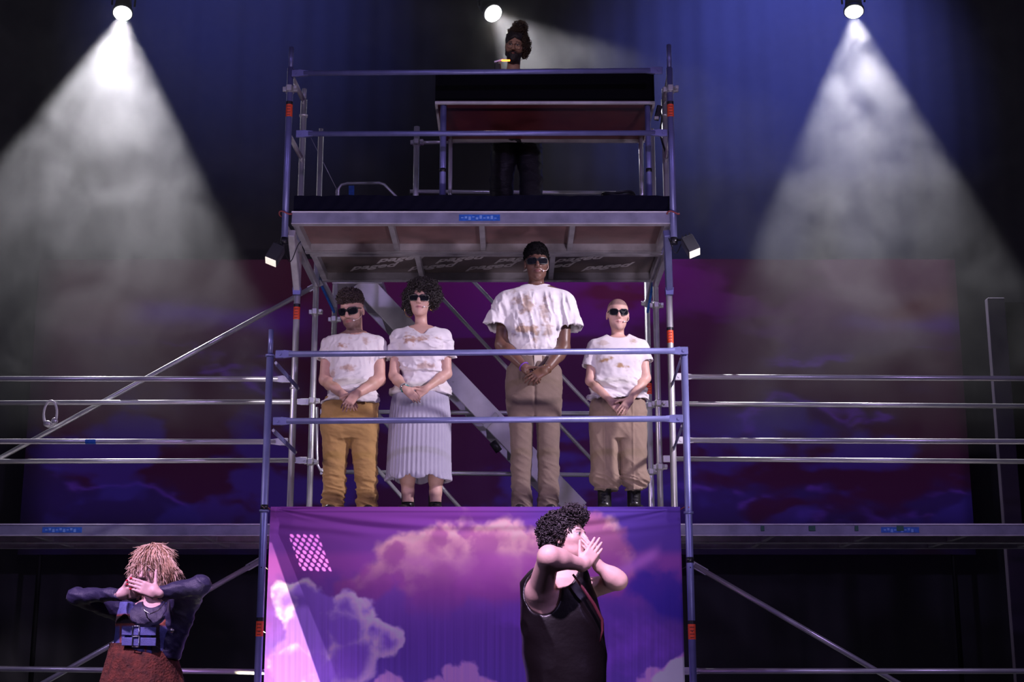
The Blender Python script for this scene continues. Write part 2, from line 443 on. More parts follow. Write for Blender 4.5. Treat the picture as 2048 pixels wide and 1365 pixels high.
# ---- front bay -----------------------------------------------------------
XFL, XFR = xat(535.5, 840, Y1), xat(1372, 840, Y1)
post(XFL, Y1, 0, zat(710, Y1), 'front left blue-grey scaffold post with a spigot on top', BLUESTEEL, zat(660, Y1)-zat(710, Y1), [zat(712, Y1), zat(1023, Y1)], [zat(1258, Y1)], [zat(1016, Y1)], base=True)
post(XFR, Y1, 0, zat(703, Y1), 'front right blue-grey scaffold post beside the purple banner', BLUESTEEL, 0, [zat(1026, Y1)], [zat(1264, Y1)], [zat(1121, Y1)], base=True)
rail(P(551, 709, Y1-.03), P(1376, 702, Y1-.03), 'top front rail crossing the chests of the four in white shirts', BLUESTEEL, .0225)
rail(P(546, 843, Y1-.03), P(1366, 838, Y1-.03), 'middle front rail crossing the hips of the four in white shirts', BLUESTEEL, .0225)
XL2, XR2 = xat(586, 840, Y2), xat(1344.5, 840, Y2)
XL3, XR3 = xat(624, 840, Y3), xat(1317, 840, Y3)
def flat(a, b, label, w=.04, m=BLUESTEEL, name='link_bar', cat='bar'):
    a = np.asarray(a, float); b = np.asarray(b, float)
    t = thing(name, a, label, cat, 'flat bars joining front and second posts')
    MB().bar(a, b, w, .008, (0, 1, .3), .002).build('bar', m, t)
    for p in (a, b): MB().tube(p+np.array([0, -.012, 0]), p+np.array([0, .012, 0]), .011, n=10).build('bolt', STEEL, t)
    return t
flat(P(552, 727, Y1+.02), P(596, 777, Y2-.02), 'upper flat link bar slanting off the front left post')
flat(P(547, 862, Y1+.02), P(591, 905, Y2-.02), 'lower flat link bar slanting off the front left post')
flat(P(1362, 718, Y1+.02), P(1344, 770, Y2-.02), 'upper flat link bar slanting off the front right post')
flat(P(1364, 853, Y1+.02), P(1348, 897, Y2-.02), 'lower flat link bar slanting off the front right post')

# ---- second and rear posts --------------------------------------------------
post(XL2, Y2, 0, zat(200, Y2), 'second left scaffold post with orange sticker under the platform corner', STEEL, zat(178, Y2)-zat(200, Y2), [zat(777, Y2), zat(232, Y2)], [zat(627, Y2)], base=True)
post(XR2, Y2, 0, zat(200, Y2), 'second right scaffold post with orange sticker behind the shaven-headed person', STEEL, zat(178, Y2)-zat(200, Y2), [zat(232, Y2)], [zat(674, Y2)], base=True)
post(XL3, Y3, 0, zat(272, Y3), 'rear left scaffold post carrying three couplers beside the man in mustard trousers', STEEL, zat(258, Y3)-zat(272, Y3), [], [], [], [zat(625, Y3), zat(803, Y3), zat(925, Y3)], base=True)
post(XR3, Y3, 0, zat(272, Y3), 'rear right scaffold post carrying three couplers', STEEL, zat(258, Y3)-zat(272, Y3), [], [], [], [zat(612, Y3), zat(808, Y3), zat(935, Y3)], base=True)
XL4, XR4 = xat(667, 700, Y4), xat(1298, 780, Y4)
post(XR4, Y4, 0, zat(560, Y4), 'rearmost right scaffold post with orange sticker near its middle', STEEL, 0, [], [zat(778, Y4)], [], [zat(608, Y4), zat(812, Y4), zat(945, Y4)], base=True)
post(XL4, Y4, 0, zat(565, Y4), 'rearmost left scaffold post behind the man in mustard trousers', STEEL, 0, [], [], [], [zat(640, Y4)], base=True)
for s, x4, x3, lab in ((1, XL4, XL3, 'left'), (-1, XR4, XR3, 'right')):
    g = thing('gusset_beam', (x4, Y4, zat(620, Y4)), 'slanting steel gusset between platform and rearmost %s post' % lab, 'bracket')
    MB().bar((x3+s*.0, Y3+.1, zat(548, Y3+.1)), (x4, Y4-.02, zat(612, Y4)), .05, .05, (0, 0, 1), .006).build('beam', STEEL, g)
    MB().bar((x3+s*.004, Y3+.1, zat(552, Y3+.1)-.03), (x4, Y4-.03, zat(618, Y4)-.04), .02, .02).build('blue_stripe', BLUEPAINT, g)

# ---- rails of the side bays ---------------------------------------------------
XE = 5.2
def siderails(sg):
    n = 'left' if sg < 0 else 'right'
    x2, x3 = (XL2, XL3) if sg < 0 else (XR2, XR3)
    ys = (760, 885, 805, 922) if sg < 0 else (755, 882, 809, 919)
    ye = (758, 883, 807, 924) if sg < 0 else (759, 885, 814, 925)
    names = ['top rail', 'third rail', 'second rail', 'fourth rail']
    for k, (y, yy) in enumerate(zip(ys, ye)):
        Y, x = (Y2, x2) if k < 2 else (Y3, x3)
        far = np.array([sg*XE, Y, P(0 if sg < 0 else 2048, yy, Y)[2]])
        near = np.array([x+sg*.03, Y-.02, zat(y, Y)])
        a, b = (far, near) if sg < 0 else (near, far)
        mk = []
        if sg < 0 and k == 1: mk = [(.52, .545, BLUEPAINT)]
        if sg > 0 and k == 3: mk = [(.885, .892, ORANGE)]
        rail(a, b, '%s from the top in the %s side bay, shiny steel' % (names[k], n), STEEL, .0215, sg > 0, sg < 0, marks=mk)
siderails(-1); siderails(1)
def brace(a, b, label, r=.022, m=STEEL):
    a = np.asarray(a, float); b = np.asarray(b, float); t = thing('diagonal_brace', a, label, 'brace', 'diagonal scaffold braces')
    MB().tube(a, b, r, n=16).build('tube', m, t)
    d = nrm(b-a)
    for p, s in ((a, 1), (b, -1)):
        MB().box(p+d*s*.05, (.07, .01, .028), (d, np.array([0, 1.0, 0]), np.cross(d, (0, 1.0, 0))), .004).build('end_fitting', m, t)
    return t
p, q = P(0, 917, Y3+.06), P(640, 567, Y3+.06); q2 = q+(p-q)*1.25
brace(q2, q, 'long diagonal brace rising across the left side bay to the platform')
p, q = P(96, 1362, Y2+.3), P(520, 1122, Y2+.3); brace(q+(p-q)*1.55, q, 'diagonal brace under the left deck behind the blond woman', .022, STEEL)
p, q = P(1388, 1131, Y2+.3), P(1792, 1365, Y2+.3); brace(p, p+(q-p)*1.4, 'diagonal brace falling away under the right deck')
rail((-XE, Y2, zat(1335, Y2)), (XL2-.03, Y2, zat(1345, Y2)), 'lowest rail near the floor of the left bay', STEEL, .0215, False, True)
rail((XR2+.03, Y2, zat(1343, Y2)), (XE, Y2, zat(1343, Y2)), 'lowest rail near the floor of the right bay', STEEL, .0215, True, False)
# snap ring hung over the second left rail
c = P(101, 828, Y3-.005); t = thing('snap_ring', c+np.array([0, 0, -.11]), 'oval steel snap ring hung over a left side rail', 'ring')
sc_ = 1/ (F/(Y3*1.03)); pts = []
for i in range(22):
    a = 2*math.pi*i/22
    pts.append(c+np.array([math.cos(a)*13*sc_+math.sin(a)*2*sc_, -math.sin(a)*.03-.006, math.sin(a)*24*sc_]))
MB().path(pts, [.011+.006*max(0, -math.sin(2*math.pi*i/22)) for i in range(22)], 10, True).build('loop', RIBALU, t)
MB().ell(c+np.array([9*sc_, .0, -15*sc_]), (.03, .022, .034)).build('swivel', STEEL, t)
MB().ell(c+np.array([-5*sc_, .0, -20*sc_]), (.036, .022, .03)).build('gate', STEEL, t)

# ---- decks ------------------------------------------------------------------------
def deck(x0, x1, ya, yb, ztop, label, ribs, panelmat=PLY, h=.085, beam=.045, toplip=True, front=ALU):
    t = thing('scaffold_deck', ((x0+x1)/2, (ya+yb)/2, ztop-h), label, 'deck', 'scaffold deck units')
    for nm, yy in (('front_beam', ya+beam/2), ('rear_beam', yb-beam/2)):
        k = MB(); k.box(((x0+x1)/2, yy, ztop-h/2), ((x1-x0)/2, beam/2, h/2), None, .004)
        k.build(nm, SHADEALU if nm == 'front_beam' else ALU, t)  # front beams take the shaded copy, rear beams the lit one
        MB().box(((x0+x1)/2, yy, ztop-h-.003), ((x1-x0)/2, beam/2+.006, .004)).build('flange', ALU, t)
        MB().box(((x0+x1)/2, yy, ztop+.002), ((x1-x0)/2, beam/2+.008, .005)).build('lip', RIBALU, t)  # pale strip on the beam top, highlight put into its colour
    for x in (x0+.025, x1-.025):
        MB().box((x, (ya+yb)/2, ztop-h*.55), (.025, (yb-ya)/2-beam, h*.45), None, .003).build('end_beam', ALU, t)
    MB().box(((x0+x1)/2, (ya+yb)/2, ztop-.012), ((x1-x0)/2-.05, (yb-ya)/2-beam, .010)).build('panel', panelmat, t)
    for x in ribs: MB().box((x, (ya+yb)/2, ztop-.022-h*.35), (.022, (yb-ya)/2-beam, h*.36), None, .003).build('cross_rib', ALU, t)
    return t
# side decks at the middle level
ZS = zat(1050, Y2)
for sg in (-1, 1):
    n = 'left' if sg < 0 else 'right'
    xa, xb = (-XE, XL2-.03) if sg < 0 else (XR2+.03, XE)
    ribs = np.linspace(xa, xb, 6)[1:-1]
    t = deck(xa, xb, Y2-.0, Y2+.64, ZS, 'front deck of the %s side bay with grey beam and blue label' % n, ribs, PLYD, .082)
    if sg < 0:
        a, b = xat(85, 1060, Y2), xat(164, 1060, Y2)
    else: a, b = xat(1762, 1058, Y2), xat(1838, 1058, Y2)
    MB().box(((a+b)/2, Y2-.001, ZS-.042), ((b-a)/2, .0015, .022)).build('blue_label', BLUEPAINT, t)
    k = MB()
    for i in range(9):
        k.box((a+(b-a)*(.1+.09*i), Y2-.003, ZS-.042+.006*math.sin(i*2.1)), ((b-a)*.03, .0008, .005+.004*(i % 3)))
    k.build('label_scrawl', mat('pale_blue_ink', (.2, .4, .8), .6), t)
    if sg > 0:
        for px in (1525, 1624, 1713, 1800):
            x = xat(px, 1058, Y2); MB().box((x, Y2-.004, ZS-.03), (.014+.012*(px == 1624)+.014*(px == 1800), .002, .02)).build('tape_patch', GREEN, t)
    deck(xa, xb, Y2+.68, Y2+1.2, ZS, 'rear deck of the %s side bay, behind its front deck' % n, ribs, PLYD, .082)
deck(XFL+.06, XFR-.06, Y1+.14, Y1+1.1, DECK, 'middle deck under the four standing people, nearer half', [-.9, 0, .7], PLYD)
deck(XL2+.04, XR2-.04, Y1+1.12, Y3+.02, DECK, 'middle deck under the four standing people, farther half', [-.9, 0, .7], PLYD)
# upper platform
xa, xb = xat(583, 436, YU), xat(1343, 436, YU)
YM = 11.80
rx = [xat(788, 470, 11.4), xat(965, 470, 11.4), xat(1142, 470, 11.4)]
t = deck(xa, xb, YU, YM, UDECK, 'upper platform front deck with brown plywood underside and blue label', rx, PLY, .09, .05)
a, b = xat(918, 437, YU), xat(1000, 436, YU)
MB().box(((a+b)/2, YU-.001, UDECK-.045), ((b-a)/2, .0015, .026)).build('blue_label', BLUEPAINT, t)
k = MB()
for i in range(10): k.box((a+(b-a)*(.08+.09*i), YU-.003, UDECK-.045+.006*math.sin(i*2.7)), ((b-a)*.03, .0008, .004+.005*(i % 3)))
k.build('label_scrawl', MATS['pale_blue_ink'], t)
rx2 = [xat(838, 530, 12.2), xat(1104, 530, 12.2)]
xa2, xb2 = xat(650, 557, Y3)-.02, xat(1306, 556, Y3)+.02
xa2, xb2 = min(xa2, xa+.03), max(xb2, xb-.03)
t = deck(xa2, xb2, YM+.03, Y3+.03, UDECK, 'upper platform rear deck with pale lettering across its dark underside', rx2, PLYD, .09, .05)
# lettering on the underside, read from below
fc = bpy.data.curves.new('lettering_curve', 'FONT'); fc.body = 'paged'; fc.size = .21; fc.extrude = .0008; fc.offset = .005
fo = bpy.data.objects.new('lettering_tmp', fc); COL.objects.link(fo)
bpy.context.view_layer.update()
dg = bpy.context.evaluated_depsgraph_get(); fm = bpy.data.meshes.new_from_object(fo.evaluated_get(dg))
tv = np.array([tuple(q.co) for q in fm.vertices]); tf = [list(q.vertices) for q in fm.polygons]
bpy.data.objects.remove(fo)
k = MB(); ang = math.radians(-24)
zb = UDECK-.0235
ylo, yhi = YM+.1, Y3-.04
for j in range(4):
    for i in range(8):
        ox = xa2-.25+i*.52+(j % 2)*.26; oy = ylo+.02+j*.245
        X = tv[:, 0]*.9*math.cos(ang)-tv[:, 1]*math.sin(ang)*.9+ox
        Yv = oy-(tv[:, 0]*.6*math.sin(ang)+tv[:, 1]*math.cos(ang))*-1
        vv = np.stack([X, oy+.02+(tv[:, 0]*math.sin(ang)*-.55+tv[:, 1]*.95)*-1+.12, zb-tv[:, 2]], -1)
        if X.min() < xa2+.06 or X.max() > xb2-.06 or vv[:, 1].min() < ylo-.03 or vv[:, 1].max() > yhi+.03: continue
        k.add(list(vv), tf)
k.build('lettering', LETTER, t)['label'] = 'pale grey lettering on dark plywood'

# ---- brackets, upper posts, upper rails -----------------------------------------------
XUL, XUR = xat(575.5, 300, YU), xat(1343, 300, YU)
for sg, xu, x2, nm in ((-1, XUL, XL2, 'left'), (1, XUR, XR2, 'right')):
    zt_, zb_ = zat(95 if sg < 0 else 90, YU), zat(488, YU)
    zs_ = zat(137, YU)
    t = post(xu, YU, zb_, zs_, 'upper %s front post rising beside the top platform' % nm, BLUESTEEL, zt_-zs_, [], [zat(222, YU)], [zb_+.03], [], False)
    MB().tube((xu, YU, zb_-.004), (xu, YU, zb_+.045), R*1.12, n=18).build('end_cap', TAPE, t)
    coupler(t, (xu, YU, zat(180, YU)), m=STEEL)
    pts = [np.array([xu+.045*math.cos(a)*1.1, YU+.045*math.sin(a), zat(428, YU)+.012*math.sin(2*a)]) for a in np.linspace(0, 2*math.pi, 17)[:-1]]
    MB().path(pts, .006, 6, True).build('rope', mat('red_rope', (.35, .08, .08), .8), t)
    br = thing('console_bracket', (x2, Y2, zat(580, Y2)), 'slanting console bracket holding up the %s front corner of the top platform' % nm, 'bracket')
    A = np.array([x2, Y2-.02, zat(578, Y2)]); B = np.array([xu-sg*.05, YU+.03, UDECK-.16])
    MB().bar(A, B, .055, .075, (0, 1, .3), .006).build('strut', ALU if sg < 0 else BLUESTEEL, br)
    MB().prism([A+np.array([-.035, -.03, .0]), A+np.array([.035, -.03, 0]), A+np.array([.03, -.03, -.06]), A+np.array([-.03, -.03, -.06])], (0, .06, 0)).build('foot', BLUESTEEL, br)
    MB().bar((xu, YU, UDECK-.13), (x2, Y2, UDECK-.13), .05, .05, (0, 0, 1), .005).build('arm', STEEL, br)
    MB().bar((x2, Y2, UDECK-.13), (XL3 if sg < 0 else XR3, Y3, UDECK-.13), .05, .05, (0, 0, 1), .005).build('transom', STEEL, br)
    for kk, (zz, pos) in enumerate(((zat(147, YU), 'upper'), (zat(267, YU), 'lower'))):
        rail((xu, YU+.03, zz), (x2, Y2-.02, zz), '%s end rail on the %s side of the top platform' % (pos, nm), STEEL, .02, True, True, 'end_rail', .05)
rail(P(583, 147, YU-.03), P(1325, 141, YU-.03), 'top rail of the highest platform, below the bearded man', BLUESTEEL, .0215)
rail(P(592, 268, YU-.03), P(1335, 266, YU-.03), 'middle rail of the highest platform, in front of the desk', BLUESTEEL, .0215)
# black toe cloth along the platform edge
n = 200; xs = np.linspace(xa+.01, xb-.01, n); zz = np.linspace(UDECK-.0, zat(391, YU+.02), 8); v = []
for j, z in enumerate(zz):
    for x in xs: v.append((x, YU+.02+.006*math.sin(x*23+z*9)+.005*math.sin(x*51-z*40), z+.004*math.sin(x*9)*(j == 7)))
v = np.array(v); idx = np.arange(n*8).reshape(8, n)
o = obj('toe_cloth', v, GF(idx), mat('navy_cloth', (.005, .005, .014), .85, 0, .1, 60, spec=.08), None, True)
tag(o, 'dark cloth strip stretched along the front edge of the top platform', 'cloth')

# ---- flood lights on the bracket ends ---------------------------------------------------
for sg, px, py, nm in ((-1, 546, 516, 'left'), (1, 1385, 499, 'right')):
    c = P(px, py, YU-.05); t = thing('flood_light', c+np.array([0, 0, -.1]), 'small black flood light clamped to the %s end of the platform' % nm, 'flood light')
    d = nrm([sg*.42, -.35, -1.0]); x = nrm(np.cross(d, (0, 1, 0))); y = np.cross(d, x)
    MB().box(c-d*.035, (.05, .05, .075), (x, y, d), .008).build('housing', mat('flood_housing', (.05, .05, .06), .3, .3), t)
    MB().box(c+d*.042, (.044, .044, .003), (x, y, d)).build('lens', emit('flood_glow', (1, .93, .78), .75), t)
    k = MB()
    for i in (-1, 0, 1): k.box(c-d*.115+x*i*.03, (.004, .045, .012), (x, y, d))
    k.build('cooling_fins', BLACK, t)
    e = np.array([XUL if sg < 0 else XUR, YU, zat(485, YU)])
    MB().path([c-d*.05+y*.0, c-d*.05-np.array([sg*.05, .0, -.04]), e+np.array([sg*.02, 0, .02])], .011, 8).build('arm', BLACK, t)
    cb = [c-d*.11+np.array([-sg*s*.16, .05, .03*math.sin(s*9)-.10*math.sin(s*math.pi)+s*.05]) for s in np.linspace(0, 1, 14)]
    MB().path(cb, .004, 6).build('cable', BLACK, t)

# ---- staircase behind the group ----------------------------------------------------------
def line_at(p0, p1, Y): return P(*p0, Y), P(*p1, Y)
st = thing('platform_stair', P(1100, 1012, Y4), 'aluminium stair running down behind the group from the top platform', 'stair')
for nm, dY, off in (('stringer', 0, 0), ('stringer', .62, 0)):
    a, b = P(722, 563, Y4), P(1158, 1022, Y4); a = a.copy(); b = b.copy(); a[1] += dY; b[1] += dY
    MB().bar(a, b, .2, .045, (0, 1, 0), .006).build(nm, RIBALU, st)
a, b = P(722, 563, Y4), P(1158, 1022, Y4)
for i in range(10):
    c = a+(b-a)*(i+.6)/10.4
    MB().box(c+np.array([0, .31, -.02]), (.11, .29, .015), None, .003).build('tread', ALU, st)
MB().box(P(702, 566, Y4)+np.array([0.06, .31, .02]), (.24, .34, .035), None, .006).build('landing', ALU, st)
for s, (p0, p1) in enumerate((((852, 562), (1190, 927)), ((944, 560), (1195, 829)))):
    a, b = P(*p0, Y4+.04), P(*p1, Y4+.04); d = nrm(b-a)
    MB().tube(a-d*.02, b, .019, n=12).build('handrail', STEEL, st)
cl = P(990, 843, Y4-.05)
k = MB(); d = nrm(P(1158, 1022, Y4)-P(722, 563, Y4)); k.bar(cl-np.array([.10, 0, .06]), cl+np.array([.02, 0, .07]), .05, .03, (0, 1, 0), .006); k.build('clip', STEEL, st)
MB().tube(P(985, 885, Y4-.02), P(998, 903, Y4-.02), .035, n=12).build('caster', BLACK, st)
ls = thing('lower_stair', P(900, 1100, Y4), 'stair rails going down through the middle deck behind the pleated skirt', 'stair')
for (p0, p1) in (((740, 811), (960, 1063)), ((741, 923), (880, 1083))):
    MB().tube(P(*p0, Y4+.1), P(*p1, Y4+.1), .019, n=12).build('handrail', STEEL, ls)
MB().path([P(634, 815, Y4), P(634, 900, Y4), P(635, 930, Y4), P(641, 942, Y4), P(652, 945, Y4)], .012, 10).build('loop', STEEL, ls)
rail(P(640, 824, Y4+.25), P(1300, 828, Y4+.25), 'upper rear rail crossing behind the group', STEEL, .021)
rail(P(640, 944, Y4+.25), P(1300, 952, Y4+.25), 'lower rear rail crossing behind the group', STEEL, .021)

# ---- the highest level: desk and fittings ---------------------------------------------------
dk = thing('control_desk', P(1090, 390, 11.5)*np.array([1, 1, 0])+np.array([0, 0, UDECK]), 'desk with tube legs and black front box on the top platform', 'desk')
zd = zat(206, 11.16); xl, xr_ = xat(870, 206, 11.16), xat(1310, 206, 11.16)
xl2, xr2 = xat(906, 284, 12.02), xat(1280, 284, 12.02)
MB().box(((xl+xr_)/2, 11.6, zd+.012), ((xr_-xl)/2-.01, .43, .011)).build('top', mat('red_brown_board', (.075, .014, .017), .4, 0, .05, 60, .3, 4), dk)
MB().bar((xl, 11.16, zd), (xr_, 11.16, zd), .03, .022, (0, 0, 1), .003).build('front_edge', ALU, dk)
MB().bar((xl2-.04, 12.0, zd-.012), (xr2+.04, 12.0, zd-.012), .03, .03, (0, 0, 1), .003).build('rear_edge', ALU, dk)
for x, s in ((xl+.01, 1), (xr_-.01, -1)): MB().bar((x, 11.16, zd), (x, 12.0, zd), .02, .03, (0, 0, 1)).build('side_edge', ALU, dk)
for (px, Y, r_, mm) in ((886, 11.2, .026, BLUESTEEL), (1297, 11.2, .024, BLUESTEEL), (901, 11.9, .017, STEEL), (1282, 11.9, .02, STEEL)):
    x = xat(px, 300, Y)
    lg = MB().tube((x, Y, UDECK), (x, Y, zd), r_, n=16).build('leg', mm, dk)
    if Y < 11.5:
        MB().tube((x, Y, zat(345, Y)), (x, Y, zat(345, Y)+.03), r_*1.08, n=14).build('tape', TAPE, dk)
zf = zat(146, 11.2)
MB().box(((xl+xr_)/2, 11.2, (zd+.025+zf)/2), ((xr_-xl)/2, .012, (zf-zd-.025)/2)).build('front_panel', mat('black_felt', (.004, .004, .006), .95, spec=.03), dk)
MB().box(((xl+xr_)/2, 11.42, zf-.02), ((xr_-xl)/2-.05, .2, .02)).build('console', BLACK, dk)
# little gooseneck lamp with orange strip
c = P(995.5, 135, 11.22); t = thing('gooseneck_lamp', c+np.array([0, 0, -.03]), 'tiny desk lamp with glowing orange strip below the bearded face', 'desk lamp')
MB().box(c, (.026, .022, .03), None, .006).build('base', BLACK, t)
MB().path([c+np.array([0, 0, .03]), c+np.array([.0, 0, .05]), c+np.array([.005, 0, .066])], .005, 6).build('stem', BLACK, t)
e = P(997, 122, 11.22)
MB().bar(e+np.array([-.035, 0, -.01]), e+np.array([.04, 0, .012]), .02, .012, (0, 0, 1), .003).build('head', mat('lilac_plastic', (.75, .6, .9), .3), t)
MB().bar(P(1003, 121, 11.21), P(1020, 121, 11.21), .012, .012, (0, 0, 1), .003).build('light_strip', emit('orange_glow', (1, .13, .01), 14), t)
l = bpy.data.lights.new('orange_glow', 'POINT'); lo = bpy.data.objects.new('orange_glow', l); COL.objects.link(lo)
lo.location = P(1014, 119, 11.26); l.energy = .22; l.color = (1, .25, .03); l.shadow_soft_size = .02
# small fittings behind
t = thing('hatch_handle', P(720, 385, Y3), 'bent tube handle of a hatch at left of the desk', 'handle')
MB().path([P(676, 392, Y3)*np.array([1, 1, 0])+np.array([0, 0, UDECK]), P(677, 378, Y3), P(683, 370, Y3), P(695, 367, Y3), P(758, 366, Y3), P(768, 369, Y3), P(793, 394, Y3), P(800, 402, Y3)*np.array([1, 1, 0])+np.array([0, 0, UDECK])], .013, 10).build('tube', STEEL, t)
MB().bar(P(703, 372, Y3), P(703, 396, Y3), .05, .012, (0, 1, 0)).build('blue_strap', BLUEPAINT, t)
x = xat(833, 300, Y3); t = post(x, Y3, UDECK, zat(254, Y3), 'short rear post on the top platform left of the desk', STEEL, 0, [], [], [], [zat(286, Y3)])
rail(P(822, 286, Y3), P(906, 284, Y3), 'short rear tube joining the short post to the desk', STEEL, .016, False, False)
rail(P(820, 383, Y3), P(1232, 386, Y3), 'low rear tube behind the legs of the bearded man', STEEL, .017, False, False)
t = thing('cable_coil', P(1240, 392, 11.3)*np.array([1, 1, 0])+np.array([0, 0, UDECK]), 'coil of black cable lying on the top platform by the right desk leg', 'cable')
cc = P(1238, 392, 11.3)
for j in range(5):
    pts = [np.array([cc[0]+(.10+.008*j)*math.cos(a), 11.35+.09*math.sin(a), cc[2]-.05+.018*j+.01*math.sin(3*a+j)]) for a in np.linspace(0, 2*math.pi, 25)[:-1]]
    MB().path(pts, .011, 7, True).build('loop', BLACK, t)
for lab, p0, p1 in (('thin safety wire slanting down at left of the top platform', (622, 276), (674, 380)),):
    t = thing('safety_wire', P(*p1, Y3-.3), lab, 'wire'); MB().tube(P(*p0, Y3-.3), P(*p1, Y3-.3), .003, n=6).build('wire', STEEL, t)
    MB().tube(P(*p1, Y3-.3), P(*p1, Y3-.3)*np.array([1, 1, 0])+np.array([0, 0, UDECK]), .012, n=8).build('stake', STEEL, t)

t = thing('clamp_fixture', P(1317, 250, Y2-.25), 'small black clamp fixture with a cable at the right end of the top platform', 'fixture')
c = P(1316, 226, Y2-.25)
d = nrm([.25, 0, 1]); MB().box(c, (.022, .03, .06), (nrm(np.cross((0, 1, 0), d)), np.array([0, 1.0, 0]), d), .006).build('body', BLACK, t)
MB().box(P(1313, 236, Y2-.28), (.018, .01, .012), None, .003).build('lens', mat('grey_glass', (.6, .6, .62), .2), t)
MB().path([c+np.array([.03, .1, .05]), c+np.array([.05, .16, .02]), c+np.array([.035, .22, -.1]), np.array([XR2, Y2-.03, c[2]-.28])], .008, 8).build('cable', BLACK, t)

# ================================================================== the cloud banner
def banner_cols(px, py):
    C = lambda *c: np.array(lin(*c))
    def mixc(b, c, m): m = np.clip(m, 0, 1)[..., None]; return b*(1-m)+c*m
    n = fbm((px*.8+py*.6)/120, (py*.8-px*.6)/90, 2, 5); n5 = fbm((px*.7-py*.7)/45, (py*.7+px*.7)/38, 6, 5)
    u = np.clip((px-530)/840, 0, 1)[..., None]; w = np.clip((py-1017)/348, 0, 1.4)[..., None]
    base = C(128, 62, 150)*(1-w)+C(112, 80, 176)*w
    base = mixc(base, C(92, 62, 160), sstep(.45, .8, u[..., 0])*(1-sstep(1180, 1300, py)))
    base = mixc(base, C(150, 90, 215), .65*sstep(.5, .7, n)*sstep(1170, 1300, py))
    def dist(blobs, amp, fs):
        ra, rb = (px*.8+py*.6)/fs, (py*.8-px*.6)/fs; wx = (fbm(ra, rb, 11, 4)-.5)*amp; wy = (fbm(ra, rb, 21, 4)-.5)*amp
        d = np.full(px.shape, 1e3)
        for cx, cy, r in blobs: d = np.minimum(d, np.hypot(px+wx-cx, py+wy-cy)-r)
        return d
    # big rosy bank across the middle
    A = [(790, 1120, 45), (850, 1100, 50), (905, 1085, 42), (950, 1066, 36), (1000, 1075, 45), (1050, 1080, 34), (880, 1160, 75), (980, 1140, 75), (760, 1160, 45), (720, 1180, 40), (1080, 1090, 40), (1200, 1110, 55), (1220, 1150, 45), (1180, 1080, 45), (1060, 1140, 60)]
    d = dist(A, 70, 48); mA = sstep(12, -14, d)
    top = np.clip((1185-py+60*(n5-.5))/140, 0, 1)[..., None]
    colA = C(142, 70, 148)*(1-top)+C(190, 116, 160)*top
    colA = mixc(colA, C(236, 184, 184), .95*sstep(.42, .62, n5)*sstep(-52, -4, d)*top[..., 0])
    base = mixc(base, colA, mA*(1-.8*sstep(1165, 1245, py)))
    base = mixc(base, C(176, 84, 176), .5*sstep(1095, 1120, py)*sstep(1240, 1150, py)*sstep(.35, .6, n))
    # dark blue gap at the right
    d = dist([(1330, 1190, 55), (1300, 1160, 40), (1350, 1215, 40)], 60, 40); base = mixc(base, C(62, 46, 160), .85*sstep(10, -25, d))
    base = mixc(base, C(196, 120, 215), .7*np.exp(-((py-1125+.55*(px-1280))/14)**2)*sstep(1210, 1240, px)*(1-sstep(1300, 1330, px)))
    # pale cumulus low at the left
    B = [(575, 1205, 38), (610, 1190, 30), (655, 1215, 36), (700, 1215, 36), (735, 1222, 24), (690, 1260, 55), (620, 1270, 60), (770, 1285, 36), (745, 1270, 34), (700, 1320, 60), (600, 1330, 60)]
    d = dist(B, 46, 40); mB = sstep(5, -6, d)
    lit = sstep(-34, -3, d)*sstep(.36, .62, n5)
    colB = mixc(np.zeros(px.shape+(3,))+C(150, 104, 205), C(244, 208, 238), lit)
    base = mixc(base, colB, mB*(.95-.3*sstep(1260, 1330, py)))
    Cc = [(940, 1345, 26), (905, 1352, 20), (925, 1370, 40), (965, 1372, 26), (1310, 1350, 22), (1345, 1345, 28), (1370, 1330, 24), (1330, 1380, 50), (870, 1382, 26), (780, 1378, 34)]
    d = dist(Cc, 34, 30); base = mixc(base, C(216, 160, 226), sstep(4, -5, d)*.9)
    d = dist([(1355, 1345, 30), (1325, 1362, 24)], 20, 30); base = mixc(base, C(248, 226, 236), sstep(3, -6, d)*.9)
    streak = vnoise(px/3.3, py/220, 4)*.6+vnoise(px/1.6, py/160, 8)*.4
    base = base*(1+.34*(streak-.5)*sstep(1150, 1290, py))[..., None]
    hem = np.exp(-((py-1024)/1.6)**2)
    return np.clip(1.35*base*(1-.4*hem)[..., None], 0, .92)
YB = Y1+.07
nx, ny = 520, 320
zb_top = zat(1014, YB); zb_bot = .25
gx = np.linspace(0, 1, nx); gz = np.linspace(zb_top, zb_bot, ny)
U, Z = np.meshgrid(gx, gz)
XLb, XRb = xat(541, 1017, YB), xat(1360.5, 1017, YB)
h = zb_top-Z
X = XLb+(XRb-XLb)*U+(1-2*U)*.018*np.clip(h*4, 0, 1)*0
# fold relief: swags from the two top corners, vertical ripples lower down
fold = np.zeros(U.shape)
for cx, sg in ((0.0, 1), (1.0, -1)):
    du = (U-cx)*sg*(XRb-XLb)
    a = np.arctan2(h, du+1e-3)
    r = np.hypot(h, du)
    fold += .012*np.sin(a*34+4*np.sin(r*2.0))*np.exp(-((a-.13)/.16)**2)*np.exp(-r/1.1)*sstep(.02, .1, r)
fold += .007*np.sin((h-.12*np.sin(U*math.pi))*70)*np.exp(-((h-.13)/.07)**2)
fold += .004*(vnoise(U*75, h*1.2, 3)-.5)*sstep(.3, .9, h)+.010*(vnoise(U*13, h*.8, 5)-.5)*sstep(.1, .5, h)
fold += np.where(h < .03, -.006*np.cos(h/.03*math.pi/2), 0)
v = np.stack([X, YB-fold, Z], -1).reshape(-1, 3)
PXg = 1024+F*X/ (YB*math.cos(TH)+(Z-ZC)*math.sin(TH)); 
